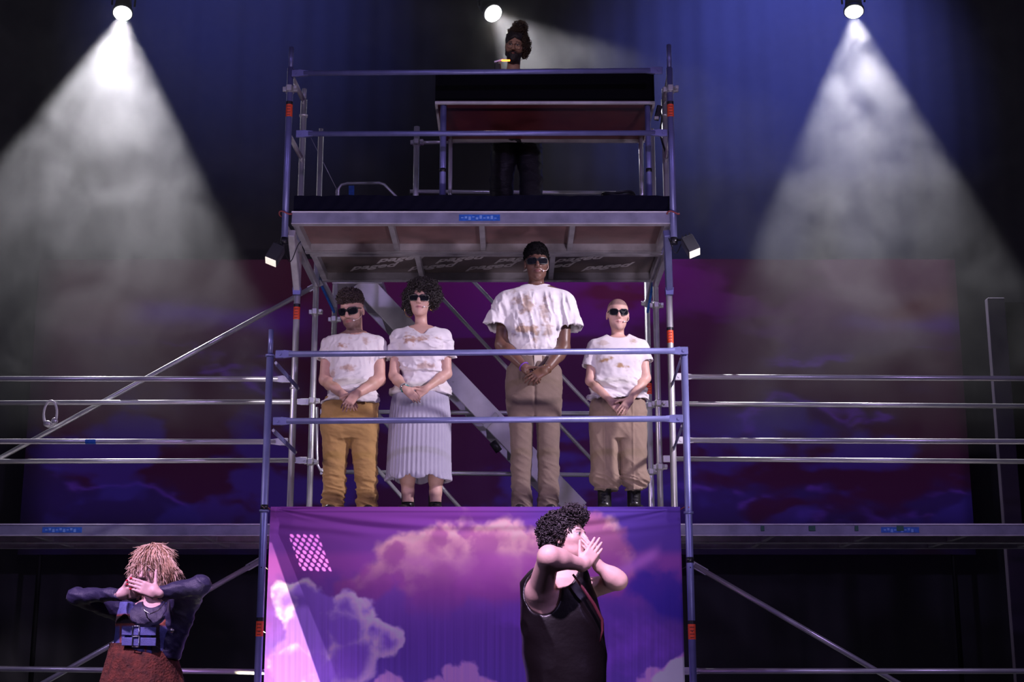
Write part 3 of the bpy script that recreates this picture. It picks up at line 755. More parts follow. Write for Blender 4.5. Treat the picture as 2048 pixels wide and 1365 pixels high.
PYg = 682.5-F*((Z-ZC)*math.cos(TH)-YB*math.sin(TH))/(YB*math.cos(TH)+(Z-ZC)*math.sin(TH))
bm_ = mat('printed_banner', (1, 1, 1), .75, 0, 0, 1, 0, 1, 'Col', .2, 0, .3)
idx = np.arange(nx*ny).reshape(ny, nx)
bn = thing('cloud_banner', ((XLb+XRb)/2, YB, zb_bot), 'purple fabric banner printed with clouds, stretched between the front posts', 'banner')
obj('cloth', v, GF(idx), bm_, bn, True, banner_cols(PXg, PYg).reshape(-1, 3))
MB().tube((XLb, YB+.032, zb_top-.03), (XRb, YB+.032, zb_top-.03), .012, n=10).build('top_bar', STEEL, bn)
for z in (zb_top-.02, zb_top-.45, zb_top-.9, zb_top-1.5):
    for x, xp in ((XLb, XFL), (XRb, XFR)):
        MB().path([(x+.004*np.sign(xp-x), YB, z), ((x+xp)/2, (YB+Y1)/2+.0, z+.012), (xp, Y1-R*1.05, z+.004)], .0045, 6).build('tie', mat('red_rope', (.35, .08, .08), .8) if z > zb_top-.1 else BLACK, bn)

# ================================================================== people: distance-field modelling
def _b(*a): return np.array(a, float)
class Field:
    """bodies and clothes are grown as one smooth distance field and meshed as one continuous surface"""
    def __init__(s, lo, hi, h):
        s.h = h; s.lo = np.array(lo, float); n = np.ceil((np.array(hi, float)-s.lo)/h).astype(int)+1
        s.ax = [(s.lo[i]+h*np.arange(n[i])).astype(np.float32) for i in range(3)]
        s.d = np.full(n, 9.0, np.float32)
    def put(s, fn, lo, hi, k=.012, op='u'):
        m = k+3*s.h; sl = []
        for i in range(3):
            a = int(np.clip(math.floor((lo[i]-m-s.lo[i])/s.h), 0, s.d.shape[i])); b = int(np.clip(math.ceil((hi[i]+m-s.lo[i])/s.h)+1, 0, s.d.shape[i]))
            if b <= a: return s
            sl.append(slice(a, b))
        sl = tuple(sl)
        v = fn(s.ax[0][sl[0]][:, None, None], s.ax[1][sl[1]][None, :, None], s.ax[2][sl[2]][None, None, :]).astype(np.float32)
        d = s.d[sl]
        if op == 'u':
            g = np.maximum(k-np.abs(d-v), 0)/max(k, 1e-6); s.d[sl] = np.minimum(d, v)-g*g*k*.25
        else:
            v = -v; g = np.maximum(k-np.abs(d-v), 0)/max(k, 1e-6); s.d[sl] = np.maximum(d, v)+g*g*k*.25
        return s
    def cap(s, a, b, r1, r2=None, k=.012, op='u', flatx=None):
        a = np.asarray(a, float); b = np.asarray(b, float); r2 = r1 if r2 is None else r2
        ba = b-a; L2 = max(float(ba@ba), 1e-9); R_ = max(r1, r2)
        def fn(X, Y, Z):
            t = np.clip(((X-a[0])*ba[0]+(Y-a[1])*ba[1]+(Z-a[2])*ba[2])/L2, 0, 1)
            return np.sqrt((X-a[0]-t*ba[0])**2+(Y-a[1]-t*ba[1])**2+(Z-a[2]-t*ba[2])**2)-(r1+(r2-r1)*t)
        return s.put(fn, np.minimum(a, b)-R_, np.maximum(a, b)+R_, k, op)
    def chain(s, pts, rs, k=.012, op='u'):
        for i in range(len(pts)-1): s.cap(pts[i], pts[i+1], rs[i], rs[i+1], k, op)
        return s
    def ell(s, c, r, ax=None, k=.012, op='u'):
        c = np.asarray(c, float); ax = np.eye(3) if ax is None else np.asarray(ax, float); R_ = max(r); mr = min(r)
        def fn(X, Y, Z):
            q = [((X-c[0])*ax[i][0]+(Y-c[1])*ax[i][1]+(Z-c[2])*ax[i][2]) for i in range(3)]
            k0 = np.sqrt(sum((q[i]/r[i])**2 for i in range(3))); k1 = np.sqrt(sum((q[i]/r[i]**2)**2 for i in range(3)))
            return k0*(k0-1)/np.maximum(k1, 1e-6)
        return s.put(fn, c-R_, c+R_, k, op)
    def rbox(s, c, h, r, ax=None, k=.012, op='u'):
        c = np.asarray(c, float); ax = np.eye(3) if ax is None else np.asarray(ax, float); R_ = float(np.linalg.norm(h))
        def fn(X, Y, Z):
            q = [np.abs((X-c[0])*ax[i][0]+(Y-c[1])*ax[i][1]+(Z-c[2])*ax[i][2])-(h[i]-r) for i in range(3)]
            return np.sqrt(sum(np.maximum(t, 0)**2 for t in q))+np.minimum(np.maximum(np.maximum(q[0], q[1]), q[2]), 0)-r
        return s.put(fn, c-R_, c+R_, k, op)
    def loft(s, lev, p=2.3, k=.012, op='u', ang=None, grow=0.0, sm=3):
        """stack of rounded cross sections (z, cx, cy, rx, ry); ang(theta, z) scales the radius for pleats"""
        lev = np.array(sorted(lev), float); z0, z1 = lev[0, 0], lev[-1, 0]
        zz = np.linspace(z0, z1, 160); tab = [np.interp(zz, lev[:, 0], lev[:, i]) for i in range(1, 5)]
        ker = np.exp(-np.linspace(-2, 2, 2*sm*3+1)**2); ker /= ker.sum()
        tab = [np.convolve(np.pad(t, sm*3, mode='edge'), ker, 'valid') for t in tab]
        def fn(X, Y, Z):
            cx, cy, rx, ry = [np.interp(Z.ravel(), zz, t).reshape(Z.shape) for t in tab]
            rx = rx+grow; ry = ry+grow
            u = (X-cx); w = (Y-cy)
            r = (np.abs(u/rx)**p+np.abs(w/ry)**p)**(1/p)
            if ang is not None: r = r/ang(np.arctan2(w/ry, u/rx), Z)
            d = (r-1)*np.minimum(rx, ry)
            return np.maximum(d, np.maximum(z0-Z, Z-z1))
        lo = _b((lev[:, 1]-lev[:, 3]).min(), (lev[:, 2]-lev[:, 4]).min(), z0)-grow-.02
        hi = _b((lev[:, 1]+lev[:, 3]).max(), (lev[:, 2]+lev[:, 4]).max(), z1)+grow+.02
        return s.put(fn, lo, hi, k, op)
    def sleeve(s, a, b, r1, r2, k=.02, wall=.006, hollow=.55, sq=1.0):
        """cone cut flat at b; the last part is hollow"""
        a = np.asarray(a, float); b = np.asarray(b, float); ba = b-a; L = np.linalg.norm(ba); d_ = ba/L; R_ = max(r1, r2)
        def mk(off, t0):
            def fn(X, Y, Z):
                t = ((X-a[0])*d_[0]+(Y-a[1])*d_[1]+(Z-a[2])*d_[2]); tt = np.clip(t/L, 0, 1)
                rr = np.sqrt((X-a[0]-tt*ba[0])**2+(Y-a[1]-tt*ba[1])**2+(Z-a[2]-tt*ba[2])**2) if t0 is None else \
                    np.sqrt((X-a[0]-t*d_[0])**2+(Y-a[1]-t*d_[1])**2+(Z-a[2]-t*d_[2])**2)
                q = rr-(r1+(r2-r1)*tt)-off
                return np.maximum(q, t-L) if t0 is None else np.maximum(q, t0*L-t)
            return fn
        lo = np.minimum(a, b)-R_; hi = np.maximum(a, b)+R_
        s.put(mk(0, None), lo, hi, k)
        s.put(mk(-wall, hollow), np.minimum(a+ba*hollow, b)-R_, hi if False else np.maximum(a+ba*hollow, b)+R_+.02, .002, 's')
        return s
    def cut(s, n, c):
        """remove the side of the plane the normal points to"""
        n = nrm(n); c = np.asarray(c, float)
        v = (s.ax[0][:, None, None]-c[0])*n[0]+(s.ax[1][None, :, None]-c[1])*n[1]+(s.ax[2][None, None, :]-c[2])*n[2]
        s.d = np.maximum(s.d, v.astype(np.float32)); return s
    def disp(s, fn):
        i = np.argwhere(np.abs(s.d) < .035)
        x, y, z = [s.ax[a][i[:, a]].astype(float) for a in range(3)]
        s.d[i[:, 0], i[:, 1], i[:, 2]] += fn(x, y, z).astype(np.float32); return s
    def mesh(s):
        d = s.d; ins = d < 0; nx, ny, nz = d.shape
        c = np.zeros((nx-1, ny-1, nz-1), np.int8)
        for i in (0, 1):
            for j in (0, 1):
                for k in (0, 1): c += ins[i:nx-1+i, j:ny-1+j, k:nz-1+k]
        act = (c > 0) & (c < 8); I = np.argwhere(act)
        idx = np.full(act.shape, -1, np.int64); idx[act] = np.arange(len(I))
        pos = np.zeros((len(I), 3)); cnt = np.zeros(len(I))
        for ax in range(3):
            o = [a for a in range(3) if a != ax]
            for p in (0, 1):
                for q in (0, 1):
                    A = I.copy(); A[:, o[0]] += p; A[:, o[1]] += q; B = A.copy(); B[:, ax] += 1
                    da = d[A[:, 0], A[:, 1], A[:, 2]].astype(float); db = d[B[:, 0], B[:, 1], B[:, 2]].astype(float)
                    m = (da < 0) != (db < 0); t = np.where(m, da/np.where(m, da-db, 1), 0)
                    t = np.clip(t, 0, 1)
                    q_ = A.astype(float); q_[:, ax] += t; pos[m] += q_[m]; cnt[m] += 1
        pos /= cnt[:, None]; V = s.lo+pos*s.h
        Fs = []
        for ax in range(3):
            a0 = [slice(None)]*3; a1 = [slice(None)]*3; a0[ax] = slice(0, d.shape[ax]-1); a1[ax] = slice(1, None)
            A = ins[tuple(a0)]; B = ins[tuple(a1)]
            E = np.argwhere(A != B); u, w = [(1, 2), (2, 0), (0, 1)][ax]
            ok = (E[:, u] > 0) & (E[:, w] > 0) & (E[:, u] < d.shape[u]-1) & (E[:, w] < d.shape[w]-1); E = E[ok]
            def cell(du, dw):
                c_ = E.copy(); c_[:, u] -= du; c_[:, w] -= dw; return idx[c_[:, 0], c_[:, 1], c_[:, 2]]
            q = np.stack([cell(1, 1), cell(0, 1), cell(0, 0), cell(1, 0)], -1)
            fl_ = A[E[:, 0], E[:, 1], E[:, 2]]
            q[~fl_] = q[~fl_][:, ::-1]; Fs.append(q)
        Fc = np.concatenate(Fs); Fc = Fc[(Fc >= 0).all(1)]
        return V, Fc
def islands(V, Fc, keep=400):
    """drop specks that are not joined to a larger surface"""
    lab = np.arange(len(V))
    while True:
        m = lab[Fc].min(1); new = lab.copy()
        for a in range(4): np.minimum.at(new, Fc[:, a], m)
        new = new[new]
        if (new == lab).all(): break
        lab = new
    n = np.bincount(lab, minlength=len(V)); ok = n[lab] >= min(keep, n.max())
    idx = np.cumsum(ok)-1; f = Fc[ok[Fc].all(1)]
    return V[ok], idx[f]
def relax(V, Fc, it=1, w=.5):
    for _ in range(it):
        acc = np.zeros_like(V); n = np.zeros(len(V))
        for a in range(4):
            b = (a+1) % 4
            np.add.at(acc, Fc[:, a], V[Fc[:, b]]); np.add.at(n, Fc[:, a], 1)
            np.add.at(acc, Fc[:, b], V[Fc[:, a]]); np.add.at(n, Fc[:, b], 1)
        V = V*(1-w)+w*acc/np.maximum(n, 1)[:, None]
    return V

class Head:
    def __init__(s, c, yaw=0, pitch=0, roll=0, sc=.92):
        y, p, r = map(math.radians, (yaw, pitch, roll)); s.c = np.asarray(c, float); s.s = sc
        lat = _b(math.cos(y), math.sin(y), 0); f = _b(math.sin(y)*math.cos(p), -math.cos(y)*math.cos(p), -math.sin(p)); u = _b(math.sin(y)*math.sin(p), -math.cos(y)*math.sin(p), math.cos(p))
        s.lat = lat*math.cos(r)+u*math.sin(r); s.up = u*math.cos(r)-lat*math.sin(r); s.f = f
        s.ax = (s.lat, s.f, s.up)
    def w(s, x, y, z): return s.c+s.s*(x*s.lat+y*s.f+z*s.up)
    def loc(s, V): q = (V-s.c)/s.s; return q@s.lat, q@s.f, q@s.up
    def grow(s, fd, female=0, ears=True):
        S = s.s; w = s.w; A = s.ax; E = lambda c, r, k=.02, op='u': fd.ell(w(*c), [q*S for q in r], A, k*S, op)
        E((0, -.018, .045), (.079, .097, .086)); E((0, .018, -.018), (.070-.003*female, .072, .096), .03)
        E((0, .034, -.074), (.054-.006*female, .050, .042), .03); E((0, .070, -.102), (.020, .016, .016), .025)
        for q in (-1, 1):
            E((q*.044, .055, -.014), (.024, .022, .02), .03)
            E((q*.032, .096, .012), (.021, .016, .0125), .012, 's')
            E((q*.032, .074, .012), (.0165, .0165, .0145), .006)
            fd.cap(w(q*.016, .086, .031), w(q*.048, .072, .030), .0085*S, .007*S, .012*S)
            fd.cap(w(0, .089, -.053), w(q*.021, .078, -.057), .0055*S, .003*S, .006*S)
            fd.cap(w(0, .088, -.064), w(q*.018, .078, -.061), .0065*S, .003*S, .006*S)
            fd.cap(w(0, .096, -.0585), w(q*.022, .086, -.0585), .0018*S, .0012*S, .003*S, 's')
            E((q*.0115, .098, -.027), (.009, .010, .008), .008)
            if ears:
                E((q*.081, -.012, -.002), (.0085, .021, .032), .008); E((q*.091, -.006, .0), (.006, .012, .02), .006, 's')
        fd.cap(w(0, .083, .028), w(0, .110, -.020), .0085*S, .0125*S, .014*S)
        fd.cap(w(0, .082, -.086), w(0, .080, -.086), .004, .004, .01)
    def cols(s, V, C, lips, beard=None, hairc=None, buzz=None, brow=(.03, .02, .02), bk=.0):
        x, y, z = s.loc(V); near = (np.abs(x) < .1) & (np.abs(y) < .14) & (np.abs(z) < .15)
        def mx(c, m): m = (np.clip(m, 0, 1)*near)[:, None]; C[:] = C*(1-m)+np.array(c)*m
        front = sstep(.03, .05, y)
        nz = fbm(x*60, z*60, y*60, 3)
        if beard is not None:
            m = sstep(-.028, -.05, z+.25*np.abs(np.abs(x)-.02)-.0+.004*(nz-.5))*sstep(-.02, .01, y)
            m = np.maximum(m, sstep(.045, .055, np.abs(x))*sstep(.02, -.01, z)*sstep(-.01, .01, y)*sstep(.05, .03, y))
            m = np.maximum(m, np.exp(-((z+.042)/.007)**2)*(np.abs(x) < .034)*front)
            mx(beard, m*bk*(.75+.5*nz))
        mx(lips, np.exp(-((z+.0585)/.009)**4)*np.exp(-(x/.023)**4)*sstep(.06, .075, y))
        mx(np.array(lips)*.35, np.exp(-((z+.0585)/.0022)**2)*np.exp(-(x/.022)**4)*sstep(.06, .075, y))
        for q in (-1, 1):
            mx(brow, np.exp(-((z-.034+.1*(np.abs(x)-.03)**1)/.0048)**2)*sstep(.013, .018, x*q)*sstep(.055, .046, x*q)*front)
            e = ((x-q*.032)/.0155)**2+((z-.012)/.0078)**2
            mx((.42, .38, .38), sstep(1.1, .8, e)*front); mx((.02, .012, .01), sstep(1.1, .7, ((x-q*.032)/.0068)**2+((z-.012)/.0072)**2)*front)
            mx((.05, .03, .03), np.exp(-((z-.012-.0085+.004*((x-q*.032)/.0155)**2)/.002)**2)*sstep(.019, .016, np.abs(x-q*.032))*front)
        if buzz is not None:
            m = sstep(.066, .078, z+.55*np.clip(-y+.04, 0, .09)+.12*np.abs(x)*0)*1.0
            m = np.maximum(m, sstep(.0, -.02, y)*sstep(-.05, -.03, z)*(np.abs(x) < .074+.02*(z > .03)))
            mx(buzz, m*(.7+.4*nz))

def hand(fd, wrist, dirn, back, thumb, curl=(.35, .45, .3), s=1.0, spread=.0, tcurl=.35, k=.006, tip=None, tdir=(.75, .62, -.22)):
    """palm with five fingers; x = thumb side, y = towards the fingertips, z = back of the hand"""
    y = nrm(dirn); z = np.asarray(back, float); z = nrm(z-(z@y)*y); t = np.asarray(thumb, float); x = nrm(t-(t@y)*y-(t@z)*z)
    wr = np.asarray(wrist, float); w = lambda a, b, c: wr+s*(a*x+b*y+c*z)
    fd.rbox(w(0, .048, 0), (.039*s, .048*s, .0145*s), .013*s, (x, y, z), .012)
    fd.cap(w(0, -.015, 0), w(0, .02, 0), .026*s, .027*s, .015)
    fd.ell(w(.022, .034, -.010), (.019*s, .032*s, .014*s), (x, y, z), .01)
    tips = []
    ds = [(.0295, .092, .80, .95), (.0100, .097, .92, 1.0), (-.0100, .093, .85, 1.0), (-.0285, .084, .68, 1.1)]
    for i, (ox, oy, ln, cm) in enumerate(ds):
        p = w(ox, oy-.006, .001); a = 0; sp = spread*(1.5-i)*.35
        for j, (l, rr) in enumerate(((.048, .0092), (.031, .0083), (.024, .0074))):
            a += curl[j]*cm
            dv = math.cos(a)*(y*math.cos(sp)+x*math.sin(sp))-math.sin(a)*z
            q = p+s*l*ln*dv; fd.cap(p, q, rr*s*(1.0 if i < 3 else .9), rr*.92*s*(1.0 if i < 3 else .9), .003 if j else k); p = q
        tips.append(p)
    p = w(.030, .022, -.006); d0 = nrm(tdir[0]*x+tdir[1]*y+tdir[2]*z)
    for j, (l, rr) in enumerate(((.040, .0125), (.032, .0105), (.026, .009))):
        d1 = nrm(d0+(y*.9-x*.5)*tcurl*j*.7); q = p+s*l*d1; fd.cap(p, q, rr*s, rr*.9*s, .008 if j == 0 else .003); p = q
    tips.append(p)
    return tips
def arm(fd, sh, el, wr, r=(.050, .040, .041, .026), k=.02):
    sh, el, wr = [np.asarray(q, float) for q in (sh, el, wr)]
    fd.cap(sh, el, r[0], r[1], k); m = el+(wr-el)*.3
    fd.cap(el, m, r[1], r[2], k); fd.cap(m, wr, r[2], r[3], k)

def build(fd, name, material, parent, colf=None, it=1):
    V, Fc = islands(*fd.mesh()); V = relax(V, Fc, it, .45)
    return obj(name, V, Fc, material, parent, True, None if colf is None else colf(V)), V, Fc

def normals(V, Fc):
    n = np.cross(V[Fc[:, 2]]-V[Fc[:, 0]], V[Fc[:, 3]]-V[Fc[:, 1]]); N = np.zeros_like(V)
    for a in range(4): np.add.at(N, Fc[:, a], n)
    return N/(np.linalg.norm(N, axis=1)[:, None]+1e-12)
def curls(V, Fc, n, name, material, parent, rad=.009, tr=.0026, turns=1.6, length=.03, seed=1, keep=None, lift=.3):
    rs = np.random.RandomState(seed); N = normals(V, Fc); ids = np.arange(len(V))
    if keep is not None: ids = ids[keep(V)]
    if len(ids) == 0: return
    k = MB(); m = 12; sd = 4
    for i in rs.choice(ids, n):
        p = V[i]; nn = N[i]; t = nrm(rs.randn(3)+np.array([0, 0, -.8])); ax = nrm(t-(t@nn)*nn*(1-lift)); a, b, _ = frame(ax)
        ph = rs.rand()*6.28; R_ = rad*(.7+.6*rs.rand()); L = length*(.6+.8*rs.rand())
        pts = [p+nn*R_*(.2+lift*.8*rs.rand())+ax*L*(j/(m-1)-.3)+R_*(math.cos(ph+turns*6.28*j/(m-1))*a+math.sin(ph+turns*6.28*j/(m-1))*b) for j in range(m)]
        k.path(pts, [tr*(1-.5*abs(j/(m-1)-.4)) for j in range(m)], sd)
    return k.build(name, material, parent, smooth=True)

def hairline(h, H, p=(0, .078, .072), b=(0, -.09, -.05)):
    d = nrm(_b(0, p[1]-b[1], p[2]-b[2])); n = H.f*d[2]-H.up*d[1]; h.cut(n, H.w(*p)); return h
def skinmat(name, c, rough=.48): return mat(name, c, rough, 0, .06, 90, .06, 30, 'Col', .4)
CLOTH = mat('jersey_cotton', (.8, .78, .8), .85, 0, .12, 260, .03, 12, 'Col', .2, .15)
TWILL = mat('twill_cotton', (.4, .25, .1), .85, 0, .2, 200, .06, 25, 'Col', .2, .1)
HAIRD = mat('dark_hair', (.022, .016, .018), .42, 0, .5, 160, .2, 60)
HAIRB = mat('black_hair', (.006, .005, .006), .9, 0, .6, 220, spec=.12)
HAIRM = mat('brown_hair', (.045, .028, .028), .45, 0, .5, 160, .2, 60)
HAIRY = mat('blond_hair', (.42, .26, .16), .42, 0, .4, 120, .25, 30)
BOOT = mat('black_leather', (.012, .011, .012), .32, 0, .12, 80)
LENS = mat('dark_lens', (.006, .006, .01), .06, 0, spec=.8)
FRAME = mat('black_acetate', (.01, .01, .012), .4)
GOLD = mat('gold_metal', (.8, .5, .2), .25, 1)
SILVER = mat('silver_metal', (.75, .75, .78), .2, 1)

def stains(V, base, spots, col=(.33, .17, .10), seed=0, gen=.10):
    """cloth colour with rubbed-in earth stains around the given world points (x, z, rx, rz, strength)"""
    C = np.tile(np.array(base, float), (len(V), 1)); x, y, z = V.T
    n = fbm(x*16+seed, z*22, y*10, 5); n2 = fbm(x*55+seed, z*70, y*30, 3)
    m = gen*sstep(.52, .66, n)*sstep(.45, .6, n2)
    for sx, sz, rx, rz, st in spots:
        g = np.exp(-((x-sx)/rx)**2-((z-sz)/rz)**2); m = np.maximum(m, 1.15*st*sstep(.32, .66, g*.55+1.1*(n-.40)+.4*(n2-.5)))
    m = np.where(y < np.median(y), m, m*.2)
    m = np.clip(m, 0, 1)[:, None]
    return C*(1-m)+np.array(col)*m
def ridge(n): return 1-np.abs(2*n-1)

def sunglasses(H, parent, label, w=.031, h=.021, x0=.034, tilt=.12, cat=0.0, z0=.011, pw=2.6, yy=.101, lens=LENS):
    t = MB(); fr = MB(); n = 26
    for q in (-1, 1):
        ring = []; inner = []
        for i in range(n):
            a = 2*math.pi*i/n; ca, sa = math.cos(a), math.sin(a)
            ex = np.sign(ca)*abs(ca)**(2/pw)*w; ez = np.sign(sa)*abs(sa)**(2/pw)*h
            ez += cat*max(0, ca)*.012*(sa > -.2)-(.10*ex*0)
            if sa > 0: ez += cat*.004
            xx = q*(x0+ex); dy = yy-.22*max(0, abs(xx)-.02)-1.2*max(0, abs(xx)-.03)**1.35
            ring.append(H.w(xx, dy, z0+ez)); inner.append(H.w(q*(x0+ex*.86), yy-.22*max(0, abs(q*(x0+ex*.86))-.02)-1.2*max(0, abs(q*(x0+ex*.86))-.03)**1.35, z0+ez*.84))
        fwd = H.f*.0035
        nlo = len(t.v); t.prism([p-fwd*.2 for p in inner][::q], fwd*.5)
        vs = [p-fwd for p in ring]+[p+fwd for p in ring]+[p+fwd for p in inner]+[p-fwd for p in inner]; fs = []
        for i in range(n):
            j = (i+1) % n
            fs += [[i, j, n+j, n+i], [n+i, n+j, 2*n+j, 2*n+i], [2*n+i, 2*n+j, 3*n+j, 3*n+i]]
        fr.add(vs, fs)
        fr.bar(H.w(q*(x0+w*.93), yy-.03, z0+h*.55), H.w(q*.079, -.005, z0+.008), .006*H.s, .003, tuple(H.lat))
    fr.bar(H.w(-x0+w*.85, yy, z0+h*.35), H.w(x0-w*.85, yy, z0+h*.35), .004, .006, tuple(H.up))
    o = fr.build('sunglasses', FRAME, parent); o['label'] = label
    l = t.build('lens', lens, o); return o
def headset(H, parent, q=1):
    k = MB(); k.path([H.w(q*.082, -.01, .01), H.w(q*.080, .02, -.03), H.w(q*.066, .055, -.052), H.w(q*.044, .082, -.058)], .0022, 6)
    o = k.build('microphone', mat('beige_plastic', (.62, .48, .42), .5), parent); o['label'] = 'thin headset microphone at the cheek'
    MB().ell(H.w(q*.040, .086, -.058), (.0075, .0065, .0065), n=10, m=6).build('microphone_tip', mat('pale_foam', (.8, .72, .72), .8), o)

SHOE = .0
def shoe(x, y, z, yaw, name, material, parent, h=.10, w=.046, L=.27, boot=None):
    f = Field((x-.12, y-.24, z-.01), (x+.12, y+.16, z+(boot or h)+.03), .006)
    d = _b(math.sin(yaw), -math.cos(yaw), 0)
    c = _b(x, y, z)
    f.cap(c+d*(L*.55)+_b(0, 0, .035), c-d*.02+_b(0, 0, .045), .036, .044, .02); f.cap(c-d*.06+_b(0, 0, .045), c-d*.02+_b(0, 0, .05), .042, .046, .02)
    top = boot or h
    f.cap(c-d*.03+_b(0, 0, .06), c-d*.025+_b(0, 0, top), w, w*1.0, .02)
    f.cap(c-d*.07+_b(0, 0, .012), c+d*(L*.56)+_b(0, 0, .012), .045, .04, .006)
    f.cut((0, 0, -1), c); f.cut((0, 0, 1), c+_b(0, 0, top))
    o, _, _ = build(f, name, material, parent)
    if boot:
        k = MB()
        for i in range(6):
            zz = z+.09+i*(boot-.11)/6; yy_ = c+d*(.02-.0*i)+_b(0, 0, zz-z)
            s_ = _b(math.cos(yaw), math.sin(yaw), 0)*.022
            k.path([yy_-s_+_b(0, 0, -.006), yy_+d*.006, yy_+s_+_b(0, 0, .006)], .003, 5); k.path([yy_+s_+_b(0, 0, -.006), yy_+d*.006, yy_-s_+_b(0, 0, .006)], .003, 5)
        k.build('laces', mat('lace', (.03, .03, .03), .7), o)
    return o

# ================================================================== the four on the middle deck
def levels(rows, Yp):
    """rows of (pixel row, left pixel, right pixel, half depth, depth offset)"""
    out = []
    for r in rows:
        py, a, b, ry, cy = r
        out.append((zat(py, Yp), (xat(a, py, Yp)+xat(b, py, Yp))/2, Yp+cy, (xat(b, py, Yp)-xat(a, py, Yp))/2, ry))
    return out
def ground(lev, z0, row=None):
    """extend a leg loft straight down to height z0"""
    b = min(lev); return lev+[(z0, b[1], b[2], b[3], b[4])]

# ---- man in mustard trousers ---------------------------------------------------------------
def man_mustard():
    Yp = 11.0; pt = lambda x, y, dy=0: P(x, y, Yp+dy)
    root = thing('person', (xat(700, 1000, Yp), Yp, DECK), 'man in mustard trousers and stained white T-shirt, head bowed, leftmost of the four', 'person')
    H = Head(pt(704, 625, -.04), -16, 17, 3, 1.08)
    sk = Field(pt(625, 1010, 0)*_b(1, 0, 0)+_b(0, Yp-.42, zat(842, Yp)), pt(785, 560)*_b(1, 0, 0)+_b(0, Yp+.2, zat(566, Yp)), .0052)
    H.grow(sk)
    sk.cap(H.w(0, -.035, -.06), pt(710, 680, .01), .056, .062, .03)
    sk.loft(levels([(664, 690, 732, .07, 0), (676, 662, 752, .09, 0), (700, 655, 760, .10, 0), (740, 668, 748, .10, 0)], Yp), k=.03)
    sL, eL, wL = pt(656, 692, .0), pt(651, 760, -.06), pt(686, 790, -.20)
    sR, eR, wR = pt(758, 692, .0), pt(758, 760, -.06), pt(713, 789, -.22)
    arm(sk, sL, eL, wL, (.050, .048, .050, .030)); arm(sk, sR, eR, wR, (.050, .049, .052, .031))
    hand(sk, wL, pt(706, 812, -.2)-wL, (0, -1, .25), (.6, 0, .8), (.35, .5, .4), .95)
    hand(sk, wR+_b(0, -.025, 0), pt(690, 818, -.24)-wR, (0, -1, .25), (-.7, -.2, .6), (.30, .45, .4), .98, spread=.25)
    def cf(V):
        C = np.tile((.50, .29, .235), (len(V), 1)).astype(float)
        H.cols(V, C, (.40, .15, .14), beard=(.10, .055, .05), bk=.75); return C
    build(sk, 'body', skinmat('skin_fair', (.5, .3, .25)), root, cf)
    # shirt
    f = Field(_b(xat(626, 700, Yp), Yp-.25, zat(822, Yp)), _b(xat(786, 700, Yp), Yp+.24, zat(655, Yp)), .0062)
    f.loft(levels([(666, 692, 728, .06, .01), (670, 676, 744, .085, .01), (682, 654, 762, .105, 0), (700, 656, 760, .125, -.01), (730, 662, 750, .135, -.02), (765, 664, 746, .135, -.03), (785, 659, 750, .14, -.03), (806, 650, 757, .135, -.01)], Yp), 2.4, .03)
    f.sleeve(pt(661, 690), pt(649.5, 722, -.02), .064, .063, .035); f.sleeve(pt(754, 690), pt(762, 721, -.02), .064, .062, .035)
    f.ell(pt(709, 662, -.04), (.082, .10, .058), None, .004, 's')
    f.cap(pt(709, 668), pt(709, 640), .068, .08, .004, 's')
    f.loft(levels([(790, 664, 744, .115, -.01), (812, 655, 752, .118, -.01)], Yp), 2.4, .004, 's')
    def wr_(x, y, z):
        low = sstep(zat(730, Yp), zat(770, Yp), z)
        return -.026*ridge(fbm(x*5+z*4, z*19-x*5, y*6, 3))**3*low*1.0-.012*ridge(fbm(x*14, z*7, y*10, 3))**3*(1-low)
    f.disp(lambda x, y, z: .002+wr_(x, y, z))
    build(f, 'shirt', CLOTH, root, lambda V: stains(V, (.62, .58, .60), [(xat(682, 700, Yp), zat(697, Yp), .09, .035, .75), (xat(690, 740, Yp), zat(745, Yp), .12, .03, .6), (xat(668, 770, Yp), zat(760, Yp), .04, .05, .5), (xat(735, 690, Yp), zat(690, Yp), .03, .04, .5)], seed=3))
    # trousers
    g = Field(_b(xat(628, 900, Yp), Yp-.26, DECK), _b(xat(775, 900, Yp), Yp+.26, zat(793, Yp)), .0062)
    g.loft(levels([(798, 652, 752, .125, -.01), (805, 647, 756, .13, -.01), (835, 642, 756, .14, 0), (862, 645, 754, .135, .0), (880, 652, 748, .11, 0)], Yp), 2.5, .03)
    g.loft(ground(levels([(845, 643, 702, .12, 0), (890, 646, 698, .105, 0), (930, 648, 692, .09, -.01), (960, 649, 690, .085, -.01), (1000, 647, 687, .075, 0), (1011, 646, 686, .07, 0)], Yp), DECK+.05), 2.2, .025)
    g.loft(ground(levels([(845, 698, 756, .12, 0), (890, 702, 755, .105, 0), (930, 708, 753, .09, -.01), (960, 714, 753, .085, -.01), (1000, 715, 751, .075, 0), (1011, 716, 752, .07, 0)], Yp), DECK+.05), 2.2, .025)
    def wt(x, y, z):
        low = sstep(zat(900, Yp), zat(985, Yp), z); mid = 1-sstep(zat(900, Yp), zat(850, Yp), z)
        return .004-.020*ridge(fbm(x*6, z*26+x*6, y*5, 3))**3*(.25+.75*low)-.008*ridge(fbm(x*9+z*6, z*9, y*7, 3))**2
    g.disp(wt)
    def ct(V): C = np.tile((.34, .20, .075), (len(V), 1)).astype(float); n = fbm(V[:, 0]*9, V[:, 2]*9, V[:, 1]*9); return C*(.85+.3*n)[:, None]
    tr = build(g, 'trousers', TWILL, root, ct)[0]
    bl = levels([(797, 652, 753, .128, -.01), (806, 650, 755, .132, -.01)], Yp)
    fb = Field(_b(xat(640, 800, Yp), Yp-.2, zat(812, Yp)), _b(xat(766, 800, Yp), Yp+.2, zat(790, Yp)), .005); fb.loft(bl, 2.5, .0, grow=.004, sm=1)
